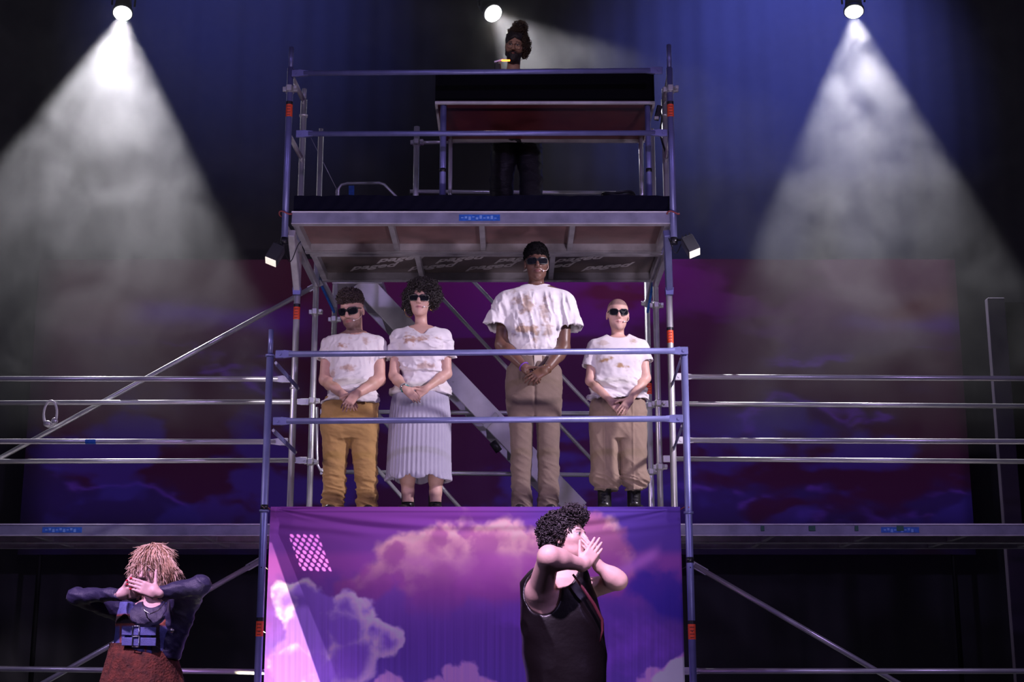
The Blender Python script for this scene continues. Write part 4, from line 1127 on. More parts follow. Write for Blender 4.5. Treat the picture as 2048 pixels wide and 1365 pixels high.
    b_ = build(fb, 'belt', BOOT, root)[0]
    MB().box(pt(731, 801, -.14), (.006, .008, .024), None, .002).build('belt_loop', TWILL and mat('mustard_twill', (.34, .20, .075), .85), tr)
    for x, s in ((668, -1), (735, 1)): shoe(xat(x, 1005, Yp), Yp, DECK, .15*s, 'shoe', BOOT, root)
    # hair
    h = Field(H.c-.2, H.c+.22, .0055)
    h.ell(H.w(0, -.022, .056), [q*H.s for q in (.079, .100, .084)], H.ax, .01); h.ell(H.w(0, .012, .118), [q*H.s for q in (.078, .085, .045)], H.ax, .03)
    hairline(h, H, (0, .085, .070), (0, -.10, -.03))
    h.disp(lambda x, y, z: -.022*(fbm(x*38, y*38, z*38, 2)-.45)*sstep(H.c[2]+.05, H.c[2]+.09, z))
    _, V, Fc = build(h, 'hair', HAIRM, root)
    curls(V, Fc, 460, 'hair_curls', HAIRM, root, .010, .0034, 1.5, .018, 2, lambda V: H.loc(V)[2] > .075, .9)
    sunglasses(H, root, 'large dark wraparound sunglasses', .038, .027, .0385, cat=.3); headset(H, root)
man_mustard()

# ---- woman in pleated skirt -------------------------------------------------------------------
def woman_skirt():
    Yp = 11.0; pt = lambda x, y, dy=0: P(x, y, Yp+dy)
    root = thing('person', (xat(840, 1000, Yp), Yp, DECK), 'curly-haired woman in long pale pleated skirt, dark glasses and stained T-shirt', 'person')
    H = Head(pt(841, 603, -.02), -4, 3, -2, 1.05)
    sk = Field(_b(xat(765, 800, Yp), Yp-.4, DECK+.1), _b(xat(920, 800, Yp), Yp+.2, zat(566, Yp)), .0052)
    H.grow(sk, 1)
    sk.cap(H.w(0, -.03, -.06), pt(843, 668, .01), .045, .05, .03)
    sk.loft(levels([(652, 822, 862, .05, .01), (660, 800, 886, .075, 0), (675, 792, 892, .09, 0), (700, 798, 888, .10, 0), (740, 802, 885, .09, 0)], Yp), k=.03)
    sL, eL, wL = pt(795, 674), pt(788, 752, -.05), pt(812, 780, -.18)
    sR, eR, wR = pt(890, 674), pt(893, 748, -.05), pt(852, 778, -.18)
    arm(sk, sL, eL, wL, (.046, .040, .041, .025)); arm(sk, sR, eR, wR, (.046, .040, .041, .025))
    hand(sk, wL+_b(0, -.02, 0), pt(834, 800, -.21)-wL, (-.2, -1, .3), (.7, -.2, .6), (.4, .5, .4), .88)
    hand(sk, wR, pt(828, 795, -.18)-wR, (.2, -1, .3), (-.5, -.2, .8), (.45, .6, .4), .86)
    for a, b in ((815, 2), (872, -2)):
        sk.chain([pt(a-b*2, 900), pt(a, 958, .01), pt(a+b*.4, 985), pt(a+b*.5, 1010)], [.075, .058, .046, .043], .02)
    def cf(V):
        C = np.tile((.50, .30, .25), (len(V), 1)).astype(float); H.cols(V, C, (.36, .12, .13))
        return C
    build(sk, 'body', skinmat('skin_fair', (.5, .3, .25)), root, cf)
    f = Field(_b(xat(766, 700, Yp), Yp-.25, zat(795, Yp)), _b(xat(918, 700, Yp), Yp+.22, zat(645, Yp)), .0062)
    f.loft(levels([(653, 815, 868, .06, .01), (659, 800, 886, .085, .01), (670, 789, 896, .10, 0), (690, 795, 890, .135, -.02), (705, 799, 884, .14, -.025), (725, 801, 884, .115, -.01), (744, 805, 886, .11, -.01)], Yp), 2.3, .02)
    f.loft(levels([(735, 810, 878, .10, 0), (755, 802, 886, .105, 0), (772, 789, 895, .115, 0), (788, 783, 899, .12, 0)], Yp), 2.4, .004)
    for q in (820, 864): f.ell(pt(q, 694, -.095), (.07, .06, .062), None, .03)
    f.sleeve(pt(796, 672), pt(789, 716, -.02), .054, .057, .03); f.sleeve(pt(889, 672), pt(896, 716, -.02), .054, .057, .03)
    f.ell(pt(843, 652, -.03), (.10, .11, .045), None, .004, 's'); f.cap(pt(843, 655, -.08), pt(845, 666, -.13), .055, .016, .01, 's')
    f.cap(pt(843, 660), pt(842, 640), .075, .08, .004, 's')
    def wr_(x, y, z):
        b = sstep(zat(715, Yp), zat(738, Yp), z)*sstep(zat(752, Yp), zat(742, Yp), z)
        return (.004-.020*ridge(fbm(x*7-z*5, z*13+x*4, y*6, 3))**3)*(1-sstep(zat(680, Yp), zat(664, Yp), z))-.012*ridge(fbm(x*22, z*8, y*8, 2))**2*b
    f.disp(wr_)
    build(f, 'shirt', CLOTH, root, lambda V: stains(V, (.62, .58, .62), [(xat(845, 685, Yp), zat(686, Yp), .13, .045, .75), (xat(855, 740, Yp), zat(740, Yp), .10, .035, .5)], seed=7, gen=.08))
    g = Field(_b(xat(758, 900, Yp), Yp-.3, zat(972, Yp)), _b(xat(916, 900, Yp), Yp+.3, zat(780, Yp)), .0058)
    rows = [(782, 786, 897, .12, 0), (800, 781, 900, .14, 0), (840, 777, 903, .165, 0), (900, 774, 903, .18, .0), (957, 771, 904, .19, 0)]
    pl = lambda th, Z: 1+.05*(np.abs(((th*44/(2*math.pi)) % 1.0)-.5)*2-.5)*np.clip((zat(785, Yp)-Z)*6, 0.15, 1)
    g.loft(levels(rows+[(962, 771, 904, .19, 0)], Yp), 2.05, .005, ang=pl)
    g.loft(levels([(880, 790, 890, .14, 0), (975, 780, 896, .175, 0)], Yp), 2.05, .003, 's', ang=pl)
    g.disp(lambda x, y, z: .004+.010*np.sin(x*38+2*np.sin(y*9))*sstep(zat(948, Yp), zat(962, Yp), z))
    build(g, 'skirt', CLOTH, root, lambda V: np.tile((.34, .32, .41), (len(V), 1))*(.9+.2*fbm(V[:, 0]*7, V[:, 2]*5, V[:, 1]*7))[:, None])
    for x, s in ((814, -1), (871, 1)): shoe(xat(x, 1000, Yp), Yp, DECK, .2*s, 'boot', BOOT, root, boot=zat(990, Yp)-DECK, w=.05, L=.24)
    h = Field(H.c-_b(.25, .25, .22), H.c+_b(.28, .25, .22), .006)
    s_ = H.s
    h.ell(H.w(.01, -.03, .06), [q*s_ for q in (.108, .110, .092)], H.ax, .02); h.ell(H.w(-.078, -.02, -.0), [q*s_ for q in (.038, .06, .075)], H.ax, .03)
    h.ell(H.w(.085, -.02, .045), [q*s_ for q in (.052, .065, .065)], H.ax, .03); h.ell(H.w(.02, .02, .115), [q*s_ for q in (.08, .07, .036)], H.ax, .03)
    h.ell(H.w(.0, .10, -.025), [q*s_ for q in (.072, .11, .095)], H.ax, .012, 's')
    h.disp(lambda x, y, z: -.036*(fbm(x*30, y*32, z*32, 2)-.45))
    _, V, Fc = build(h, 'hair', HAIRD, root)
    curls(V, Fc, 620, 'hair_curls', HAIRD, root, .013, .0034, 1.6, .034, 5, lambda V: H.loc(V)[1] > -.06, 1.4)
    sunglasses(H, root, 'rectangular dark sunglasses', .038, .0235, .039, pw=3.4, z0=.008); headset(H, root)
    for q, r in ((-1, .042), (1, .015)):
        c = H.w(q*.083, -.005, -.036-r/H.s); pts = [c+r*(math.cos(a)*_b(.75, .6, 0)+math.sin(a)*_b(0, 0, 1.15)) for a in np.linspace(0, 2*math.pi, 25)[:-1]]
        MB().path(pts, .0022, 6, True).build('earring', GOLD, root)
    d = nrm(wL-eL)
    for i, mm in enumerate((mat('teal_cord', (.05, .3, .28), .6), SILVER, mat('grey_cord', (.3, .28, .3), .6))):
        x, y, _ = frame(d); c = wL-d*(.012+.014*i)+_b(0, -.004, 0)
        MB().path([c+.032*(math.cos(a)*x+math.sin(a)*y) for a in np.linspace(0, 2*math.pi, 21)[:-1]], .004, 6, True).build('bracelet', mm, root)
woman_skirt()

# ---- tall man ------------------------------------------------------------------------------------
def tall_man():
    Yp = 10.98; pt = lambda x, y, dy=0: P(x, y, Yp+dy)
    root = thing('person', (xat(1070, 1000, Yp), Yp, DECK), 'very tall man in dark glasses, stained white T-shirt and beige trousers', 'person')
    H = Head(pt(1073, 529, -.04), 3, 8, 2, 1.12)
    sk = Field(_b(xat(968, 800, Yp), Yp-.42, zat(795, Yp)), _b(xat(1170, 800, Yp), Yp+.2, zat(474, Yp)), .0055)
    H.grow(sk)
    sk.ell(H.w(0, .088, -.06), [q*H.s for q in (.024, .012, .012)], H.ax, .012)
    sk.cap(H.w(0, -.03, -.06), pt(1072, 582, .01), .056, .066, .03)
    sk.loft(levels([(570, 1050, 1096, .06, .01), (580, 1022, 1122, .09, 0), (610, 1015, 1128, .11, 0), (680, 1025, 1108, .11, 0)], Yp), k=.03)
    sL, eL, wL = pt(1012, 612), pt(1004, 690, -.06), pt(1050, 736, -.20)
    sR, eR, wR = pt(1128, 612), pt(1126, 697, -.06), pt(1092, 741, -.22)
    arm(sk, sL, eL, wL, (.062, .054, .053, .032)); arm(sk, sR, eR, wR, (.062, .054, .054, .033))
    hand(sk, wL, pt(1078, 762, -.2)-wL, (0, -1, .3), (.6, -.2, .7), (.4, .5, .4), 1.02)
    hand(sk, wR+_b(-.005, -.03, 0), pt(1052, 765, -.26)-wR, (0, -1, .3), (-.4, -.3, .8), (.25, .45, .45), 1.08, spread=.3)
    def cf(V):
        C = np.tile((.125, .062, .045), (len(V), 1)).astype(float); H.cols(V, C, (.16, .06, .06), brow=(.01, .008, .008)); return C
    build(sk, 'body', skinmat('skin_deep', (.12, .06, .045), .38), root, cf)
    f = Field(_b(xat(962, 700, Yp), Yp-.27, zat(730, Yp)), _b(xat(1174, 700, Yp), Yp+.24, zat(560, Yp)), .0064)
    f.loft(levels([(571, 1046, 1098, .068, .01), (577, 1032, 1112, .088, .01), (585, 1010, 1130, .11, 0), (605, 1006, 1134, .13, -.01), (640, 1016, 1118, .145, -.02), (680, 1018, 1112, .15, -.025), (700, 1020, 1110, .145, -.02), (716, 1030, 1104, .125, -.01), (724, 1034, 1102, .11, 0)], Yp), 2.4, .03)
    f.sleeve(pt(1014, 602), pt(995, 653, -.03), .076, .098, .045); f.sleeve(pt(1126, 602), pt(1138, 656, -.03), .076, .098, .045)
    f.ell(pt(1072, 566, -.03), (.072, .085, .024), None, .004, 's'); f.cap(pt(1072, 574), pt(1072, 540), .066, .07, .004, 's')
    def wr_(x, y, z):
        up = 1-sstep(zat(690, Yp), zat(650, Yp), z)*0
        a = fbm(x*15+z*2, z*4.5+x*3, y*6, 3); b = fbm(x*6+z*6, z*11-x*6, y*6, 3)
        lo = sstep(zat(665, Yp), zat(705, Yp), z)
        return (.005-.024*ridge(a)**3*(1-.6*lo)-.018*ridge(b)**3*(.3+.7*lo))*(1-sstep(zat(602, Yp), zat(584, Yp), z))
    f.disp(wr_)
    build(f, 'shirt', CLOTH, root, lambda V: stains(V, (.66, .63, .65), [(xat(1048, 620, Yp), zat(618, Yp), .09, .11, .6), (xat(1055, 660, Yp), zat(668, Yp), .13, .07, .7), (xat(1088, 610, Yp), zat(620, Yp), .05, .12, .5), (xat(1095, 660, Yp), zat(668, Yp), .05, .07, .5)], col=(.30, .17, .09), seed=13, gen=.12))
    g = Field(_b(xat(998, 900, Yp), Yp-.28, DECK), _b(xat(1138, 900, Yp), Yp+.28, zat(703, Yp)), .0064)
    g.loft(levels([(708, 1034, 1102, .12, -.01), (720, 1026, 1108, .13, -.01), (740, 1012, 1124, .15, -.01), (775, 1009, 1126, .16, 0), (810, 1013, 1123, .155, 0), (840, 1018, 1120, .12, 0)], Yp), 2.4, .03)
    g.loft(ground(levels([(800, 1011, 1068, .13, 0), (850, 1018, 1067, .12, 0), (900, 1021, 1065, .11, -.01), (960, 1023, 1062, .095, 0), (1011, 1025, 1064, .09, 0)], Yp), DECK+.05), 2.2, .012)
    g.loft(ground(levels([(800, 1070, 1125, .13, 0), (850, 1072, 1121, .12, 0), (900, 1074, 1119, .11, -.01), (960, 1076, 1117, .095, 0), (1011, 1076, 1116, .09, 0)], Yp), DECK+.05), 2.2, .012)
    g.disp(lambda x, y, z: .003-.014*ridge(fbm(x*6+z*3, z*15+x*7, y*5, 3))**3*(.25+.75*sstep(zat(880, Yp), zat(960, Yp), z))-.012*np.exp(-((x-xat(1069, 850, Yp))/.010)**2)*(y < Yp)*-1*(z > zat(870, Yp)))
    def ct(V): C = np.tile((.16, .115, .095), (len(V), 1)).astype(float); n = fbm(V[:, 0]*9, V[:, 2]*6, V[:, 1]*9); return C*(.85+.3*n)[:, None]
    tr = build(g, 'trousers', TWILL, root, ct)[0]
    MB().box(pt(1076, 722, -.143), (.03, .005, .05), None, .003).build('fly', mat('pale_canvas', (.5, .44, .38), .85), tr)
    for x, s in ((1044, -1), (1096, 1)): shoe(xat(x, 1005, Yp), Yp, DECK, .12*s, 'shoe', BOOT, root, L=.3)
    h = Field(H.c-.2, H.c+.22, .0055)
    h.ell(H.w(0, -.024, .066), [q*H.s for q in (.085, .104, .094)], H.ax, .01)
    hairline(h, H, (0, .085, .066), (0, -.09, -.05))
    h.disp(lambda x, y, z: -.007*(fbm(x*90, y*90, z*90, 2)-.4))
    _, V, Fc = build(h, 'hair', HAIRB, root)
    curls(V, Fc, 450, 'hair_curls', HAIRB, root, .005, .002, 1.6, .008, 9, lambda V: H.loc(V)[1] > -.08)
    sunglasses(H, root, 'square black sunglasses', .037, .024, .038, pw=3.6); headset(H, root)
    d = nrm(wR-eR); x, y, _ = frame(d)
    MB().path([wR-d*.01+_b(0, -.012, 0)+.038*(math.cos(a)*x+math.sin(a)*y) for a in np.linspace(0, 2*math.pi, 21)[:-1]], .0028, 6, True).build('bracelet', GOLD, root)
    d = nrm(wL-eL); x, y, _ = frame(d)
    MB().path([wL-d*.015+.037*(math.cos(a)*x+math.sin(a)*y) for a in np.linspace(0, 2*math.pi, 21)[:-1]], .006, 6, True).build('bracelet', mat('violet_cord', (.12, .03, .3), .6), root)
tall_man()

# ---- person with shaven head --------------------------------------------------------------------------
def shaven():
    Yp = 11.0; pt = lambda x, y, dy=0: P(x, y, Yp+dy)
    root = thing('person', (xat(1238, 1000, Yp), Yp, DECK), 'person with shaven head, stained T-shirt, baggy beige trousers and laced boots, rightmost of the four', 'person')
    H = Head(pt(1235.5, 632, -.02), 1, 4, -1, 1.04)
    sk = Field(_b(xat(1155, 800, Yp), Yp-.4, zat(845, Yp)), _b(xat(1315, 800, Yp), Yp+.2, zat(588, Yp)), .0052)
    H.grow(sk, .7)
    sk.cap(H.w(0, -.03, -.06), pt(1236, 688, .01), .046, .054, .03)
    sk.loft(levels([(674, 1216, 1256, .05, .01), (682, 1192, 1278, .08, 0), (700, 1186, 1286, .09, 0), (750, 1196, 1276, .09, 0)], Yp), k=.03)
    sL, eL, wL = pt(1187, 700), pt(1181, 762, -.05), pt(1221, 802, -.18)
    sR, eR, wR = pt(1284, 700), pt(1291, 757, -.05), pt(1260, 800, -.20)
    arm(sk, sL, eL, wL, (.043, .039, .038, .024)); arm(sk, sR, eR, wR, (.043, .039, .039, .025))
    hand(sk, wL, pt(1241, 822, -.19)-wL, (-.1, -1, .3), (.7, -.2, .6), (.35, .45, .4), .84)
    hand(sk, wR+_b(0, -.022, 0), pt(1240, 828, -.24)-wR, (.1, -1, .3), (-.7, -.2, .6), (.2, .3, .3), .88, spread=.35)
    def cf(V):
        C = np.tile((.56, .34, .28), (len(V), 1)).astype(float); H.cols(V, C, (.44, .18, .17), buzz=(.20, .12, .11), brow=(.22, .13, .1)); return C
    build(sk, 'body', skinmat('skin_fair', (.5, .3, .25)), root, cf)
    f = Field(_b(xat(1154, 700, Yp), Yp-.25, zat(810, Yp)), _b(xat(1316, 700, Yp), Yp+.22, zat(662, Yp)), .0062)
    f.loft(levels([(670, 1214, 1258, .06, .01), (675, 1200, 1272, .08, .01), (685, 1182, 1288, .10, 0), (700, 1182, 1290, .12, -.01), (725, 1190, 1282, .135, -.02), (760, 1190, 1282, .13, -.02), (780, 1186, 1286, .13, -.015), (797, 1182, 1290, .13, 0)], Yp), 2.3, .025)
    for q in (1214, 1258): f.ell(pt(q, 722, -.085), (.068, .05, .06), None, .035)
    f.sleeve(pt(1189, 695), pt(1178, 735, -.02), .056, .060, .035); f.sleeve(pt(1283, 695), pt(1292, 725, -.02), .056, .060, .035)
    f.ell(pt(1236, 669, -.03), (.082, .10, .042), None, .004, 's'); f.cap(pt(1236, 676), pt(1236, 650), .062, .075, .004, 's')
    f.loft(levels([(780, 1192, 1280, .115, 0), (802, 1186, 1286, .118, 0)], Yp), 2.3, .004, 's')
    f.disp(lambda x, y, z: .004-.026*ridge(fbm(x*5-z*6, z*17+x*7, y*6, 3))**3*sstep(zat(735, Yp), zat(775, Yp), z)-.007*ridge(fbm(x*11, z*9, y*8, 3))**2)
    build(f, 'shirt', CLOTH, root, lambda V: stains(V, (.62, .58, .60), [(xat(1218, 730, Yp), zat(726, Yp), .055, .03, .85), (xat(1243, 740, Yp), zat(740, Yp), .075, .025, .8), (xat(1265, 690, Yp), zat(690, Yp), .05, .035, .6), (xat(1205, 690, Yp), zat(692, Yp), .05, .03, .35)], col=(.32, .19, .08), seed=29, gen=.05))
    g = Field(_b(xat(1168, 900, Yp), Yp-.28, zat(985, Yp)), _b(xat(1308, 900, Yp), Yp+.28, zat(785, Yp)), .0062)
    g.loft(levels([(788, 1192, 1282, .118, 0), (800, 1184, 1289, .125, 0), (830, 1181, 1292, .14, 0), (860, 1181, 1292, .13, 0), (880, 1186, 1288, .11, 0)], Yp), 2.4, .03)
    g.loft(levels([(840, 1181, 1237, .125, 0), (900, 1181, 1236, .12, 0), (940, 1182, 1236, .115, 0), (958, 1183, 1236, .11, 0), (970, 1188, 1236, .09, 0), (976, 1196, 1230, .07, 0)], Yp), 2.3, .012)
    g.loft(levels([(840, 1237, 1292, .125, 0), (900, 1237, 1292, .12, 0), (940, 1239, 1293, .115, 0), (958, 1244, 1295, .11, 0), (970, 1250, 1294, .09, 0), (976, 1256, 1288, .07, 0)], Yp), 2.3, .012)
    g.disp(lambda x, y, z: .001-.010*ridge(fbm(x*8+z*2, z*6+x*5, y*5, 3))**2-.020*ridge(fbm(x*9, z*30+x*10, y*6, 2))**3*sstep(zat(935, Yp), zat(965, Yp), z)
           - .006*(np.exp(-((x-xat(1207, 900, Yp))/.006)**2)+np.exp(-((x-xat(1264, 900, Yp))/.006)**2))*(y < Yp))
    def ct(V): C = np.tile((.25, .18, .135), (len(V), 1)).astype(float); n = fbm(V[:, 0]*9, V[:, 2]*6, V[:, 1]*9); return C*(.88+.24*n)[:, None]
    build(g, 'trousers', TWILL, root, ct)
    for x, s in ((1208, -1), (1270, 1)): shoe(xat(x, 1000, Yp), Yp, DECK, .2*s, 'boot', BOOT, root, boot=zat(962, Yp)-DECK, w=.052, L=.24)
    sunglasses(H, root, 'cat-eye black sunglasses', .034, .0245, .037, cat=.5, pw=2.3); headset(H, root)
shaven()

# ================================================================== bearded man on the top platform
def bearded():
    Yp = 12.12; rz = UDECK+.22
    pt = lambda x, y, dy=0: P(x, y, Yp+dy)
    o = MB().box((xat(1034, 390, Yp), Yp+.12, UDECK+.11), (.42, .30, .108), None, .006).build('riser_box', BLACK)
    tag(o, 'low black riser under the bearded man behind the desk', 'riser')
    root = thing('person', (xat(1034, 390, Yp), Yp, rz), 'bearded man with a curly topknot and round glasses on the highest platform', 'person')
    H = Head(pt(1030, 93, -.05), -8, 22, -9, 1.04)
    zs = zat(150, Yp)
    top = zs+.02
    sk = Field(_b(xat(965, 200, Yp), Yp-.48, rz+.95), _b(xat(1110, 200, Yp), Yp+.25, zat(30, Yp)), .006)
    H.grow(sk)
    sk.cap(H.w(0, -.035, -.06), _b(xat(1025, 150, Yp), Yp+.03, zs-.02), .056, .062, .03)
    cx = xat(1028, 180, Yp)
    sk.loft([(zs+.0, cx, Yp+.03, .09, .07), (zs-.06, cx, Yp+.02, .19, .09), (zs-.2, cx, Yp, .2, .11), (zs-.45, cx, Yp, .16, .10)], k=.03)
    for q in (-1, 1):
        sh = _b(cx+q*.2, Yp, zs-.09); el = _b(cx+q*.27, Yp-.06, zs-.38); wr = _b(cx+q*.16, Yp-.33, zs-.36)
        arm(sk, sh, el, wr, (.05, .043, .043, .027)); hand(sk, wr, (-q*.3, -1, -.1), (0, 0, 1), (-q, 0, 0), (.25, .3, .2), .95)
    def cf(V):
        C = np.tile((.44, .25, .17), (len(V), 1)).astype(float); H.cols(V, C, (.36, .14, .12), beard=(.03, .015, .012), bk=.9, brow=(.015, .01, .01)); return C
    build(sk, 'body', skinmat('skin_warm', (.44, .25, .17)), root, cf)
    f = Field(_b(cx-.35, Yp-.25, rz+.85), _b(cx+.35, Yp+.25, zs+.02), .008)
    f.loft([(zs-.04, cx, Yp+.02, .17, .10), (zs-.2, cx, Yp, .205, .125), (zs-.5, cx, Yp, .18, .12), (rz+.9, cx, Yp, .185, .125)], 2.3, .02)
    f.ell(_b(cx, Yp-.03, zs-.01), (.11, .13, .07), None, .005, 's')
    build(f, 'vest', mat('black_cotton', (.01, .01, .012), .8, 0, .1, 80), root)
    g = Field(_b(cx-.36, Yp-.3, rz+.03), _b(cx+.36, Yp+.3, rz+1.02), .0075)
    hx = xat(1033, 330, Yp)
    g.loft([(rz+1.0, cx, Yp, .18, .12), (rz+.85, (cx+hx)/2, Yp, .20, .14), (rz+.76, hx, Yp, .21, .13)], 2.3, .02)
    for q in (-1, 1):
        g.chain([_b(hx+q*.105, Yp, rz+.8), _b(hx+q*.13, Yp-.02, rz+.45), _b(hx+q*.13, Yp, rz+.08)], [.115, .098, .09], .015)
    g.disp(lambda x, y, z: .004-.016*ridge(fbm(x*9+z*4, z*14, y*8, 3))**2)
    pm = mat('black_sequin', (.012, .012, .014), .22, .2, .8, 140)
    build(g, 'trousers', pm, root)
    for q in (-1, 1): shoe(hx+q*.13, Yp, rz, .15*q, 'shoe', BOOT, root)
    S = H.s
    h = Field(H.c-.25, H.c+_b(.27, .25, .27), .0058)
    h.ell(H.w(.0, -.025, .055), [q*S for q in (.090, .108, .098)], H.ax, .01); h.ell(H.w(.082, -.02, .0), [q*S for q in (.034, .06, .082)], H.ax, .02)
    h.ell(H.w(.025, -.03, .172), [q*S for q in (.052, .05, .038)], H.ax, .02)
    h.ell(H.w(0.004, .10, -.045), [q*S for q in (.07, .10, .112)], H.ax, .012, 's')
    h.cut(-H.up, H.w(0, 0, -.075))
    h.disp(lambda x, y, z: -.018*(fbm(x*42, y*42, z*42, 2)-.45))
    _, V, Fc = build(h, 'hair', HAIRD, root)
    curls(V, Fc, 420, 'hair_curls', mat('rimlit_curls', (.07, .045, .03), .4, 0, .3, 120), root, .012, .0026, 1.6, .026, 21, lambda V: (H.loc(V)[2] > .12) | (H.loc(V)[0] > .06) , .8)  # curls paler than the hair, backlit rim put into the colour
    bd = Field(H.c-.2, H.c+.2, .005)
    bd.ell(H.w(0, .045, -.085), [q*S for q in (.058, .056, .056)], H.ax, .01); bd.ell(H.w(0, .066, -.118), [q*S for q in (.034, .034, .030)], H.ax, .02)
    for q in (-1, 1): bd.cap(H.w(q*.068, .01, -.005), H.w(q*.052, .04, -.07), .014*S, .022*S, .012); bd.cap(H.w(0, .096, -.042), H.w(q*.03, .084, -.058), .007*S, .006*S, .006)
    bd.ell(H.w(0, .10, -.0585), [q*S for q in (.021, .02, .0075)], H.ax, .004, 's'); bd.ell(H.w(0, .085, .0), [q*S for q in (.056, .06, .042)], H.ax, .006, 's')
    bd.disp(lambda x, y, z: -.007*(fbm(x*80, y*80, z*80, 2)-.45))
    build(bd, 'beard', HAIRD, root)
    k = MB()
    for q in (-1, 1):
        k.path([H.w(q*(.033+.026*math.cos(a)), .104-.12*abs(.033+.026*math.cos(a)-.02), .006+.024*math.sin(a)) for a in np.linspace(0, 2*math.pi, 25)[:-1]], .0022, 6, True)
        k.path([H.w(q*.058, .098, .012), H.w(q*.08, 0, .014)], .0018, 5)
    k.path([H.w(-.008, .103, .012), H.w(0, .106, .016), H.w(.008, .103, .012)], .0022, 6)
    k.build('glasses', mat('bronze_wire', (.45, .3, .22), .3, .9), root)['label'] = 'thin round wire glasses'
bearded()

# ================================================================== the two performers in front
def vest_man():
    Yp = 8.0; pt = lambda x, y, dy=0: P(x, y, Yp+dy)
    root = thing('person', (xat(1125, 1300, Yp), Yp, 0), 'man in shiny black sleeveless vest covering his mouth with both hands before the banner', 'person')
    H = Head(pt(1137, 1080, -.02), 58, -8, -4, 1.02)
    sk = Field(_b(xat(1025, 1200, Yp), Yp-.48, zat(1300, Yp)), _b(xat(1262, 1200, Yp), Yp+.36, zat(1012, Yp)), .0048)
    H.grow(sk)
    sk.cap(H.w(0, -.035, -.06), pt(1128, 1160, .02), .06, .072, .03)
    sk.loft(levels([(1135, 1088, 1160, .07, .02), (1155, 1066, 1178, .11, .02), (1190, 1056, 1188, .13, .02), (1240, 1062, 1190, .13, .02), (1290, 1070, 1190, .12, .02)], Yp), k=.03)
    m = H.w(0, .10, -.058)                            # the mouth
    sL, eL = pt(1080, 1185, -.08), pt(1098, 1114, -.34)
    wL = pt(1166, 1131, -.20)
    arm(sk, sL, eL, wL, (.072, .056, .053, .031), .03)
    sk.cap(pt(1082, 1200, -.04), sL, .085, .075, .04)
    d = nrm(pt(1193, 1094, -.16)-wL)
    hand(sk, wL, d, nrm(_b(.10, -1, -.15)), nrm(_b(-.75, 0, .65)), (.06, .14, .12), 1.02, spread=.10, tcurl=.12, tdir=(.62, .75, -.1))
    sR, eR = pt(1172, 1180, .10), pt(1236, 1162, -.10)
    wR = pt(1196, 1132, -.13)
    arm(sk, sR, eR, wR, (.058, .047, .046, .030), .03)
    hand(sk, wR, nrm(pt(1180, 1098, -.15)-wR), nrm(_b(.8, -.55, -.1)), nrm(_b(.1, .5, .9)), (.12, .25, .2), .95, tcurl=.1)
    def cf(V):
        C = np.tile((.60, .38, .33), (len(V), 1)).astype(float); H.cols(V, C, (.45, .2, .2), brow=(.03, .02, .02)); return C
    build(sk, 'body', skinmat('skin_pale', (.6, .4, .35)), root, cf)
    f = Field(_b(xat(1025, 1250, Yp), Yp-.32, zat(1400, Yp)), _b(xat(1230, 1250, Yp), Yp+.36, zat(1118, Yp)), .006)
    f.loft(levels([(1128, 1078, 1165, .08, .03), (1140, 1058, 1174, .115, .03), (1160, 1044, 1183, .14, .03), (1190, 1040, 1193, .155, .02), (1240, 1041, 1203, .165, .01), (1300, 1047, 1210, .165, .01), (1350, 1052, 1212, .165, .01), (1395, 1052, 1212, .165, .01)], Yp), 2.2, .02)
    # arm hole, neckline, left arm hole
    f.ell(pt(1082, 1180, -.15), (.108, .17, .135), None, .01, 's')
    f.ell(pt(1085, 1150, -.16), (.085, .14, .08), None, .01, 's')
    f.cap(pt(1134, 1160), pt(1132, 1110), .098, .11, .006, 's'); f.ell(pt(1122, 1152, -.12), (.075, .12, .06), None, .01, 's')
    f.cap(pt(1152, 1150, -.16), pt(1196, 1215, -.16), .04, .012, .01, 's')
    f.ell(pt(1186, 1160, .12), (.07, .12, .085), None, .01, 's')
    f.disp(lambda x, y, z: .003-.012*ridge(fbm(x*5+z*3, z*3-x*2, y*4, 2))**3)
    leather = mat('black_patent_leather', (.005, .003, .004), .36, 0, .15, 30, spec=.35)
    build(f, 'vest', leather, root)
    lp = MB()
    a = [pt(1146, 1150, -.165), pt(1168, 1180, -.185), pt(1188, 1210, -.175), pt(1204, 1240, -.15), pt(1205, 1262, -.14), pt(1200, 1285, -.14)]
    lp.path(a, [.006, .009, .010, .009, .007, .004], 8)
    lp.build('lapel', mat('maroon_patent_leather', (.09, .02, .03), .22, 0, .1, 30), root)['label'] = 'maroon shiny lapel'
    g = Field(_b(xat(1020, 1300, Yp), Yp-.3, .02), _b(xat(1245, 1300, Yp), Yp+.32, zat(1335, Yp)), .009)
    cx = xat(1133, 1350, Yp)
    g.loft([(zat(1340, Yp), cx, Yp+.01, .20, .15), (.84, cx, Yp+.01, .20, .15)], 2.2, .02)
    for q in (-1, 1): g.chain([_b(cx+q*.1, Yp+.01, .86), _b(cx+q*.12, Yp, .48), _b(cx+q*.13, Yp+.02, .06)], [.11, .075, .065], .02)
    build(g, 'trousers', mat('worn_black_leather', (.03, .024, .028), .45, 0, .4, 40, .4, 14), root)
    for q in (-1, 1): shoe(cx+q*.13, Yp+.02, 0, .3, 'shoe', BOOT, root)
    S = H.s
    h = Field(H.c-_b(.27, .27, .22), H.c+_b(.25, .27, .25), .0055)
    h.ell(H.w(0, -.045, .055), [q*S for q in (.098, .110, .098)], H.ax, .02); h.ell(H.w(0, -.08, .0), [q*S for q in (.085, .06, .09)], H.ax, .03)
    h.ell(H.w(0, .045, .125), [q*S for q in (.07, .055, .042)], H.ax, .03)
    h.ell(H.w(0, .10, -.03), [q*S for q in (.10, .105, .108)], H.ax, .012, 's')
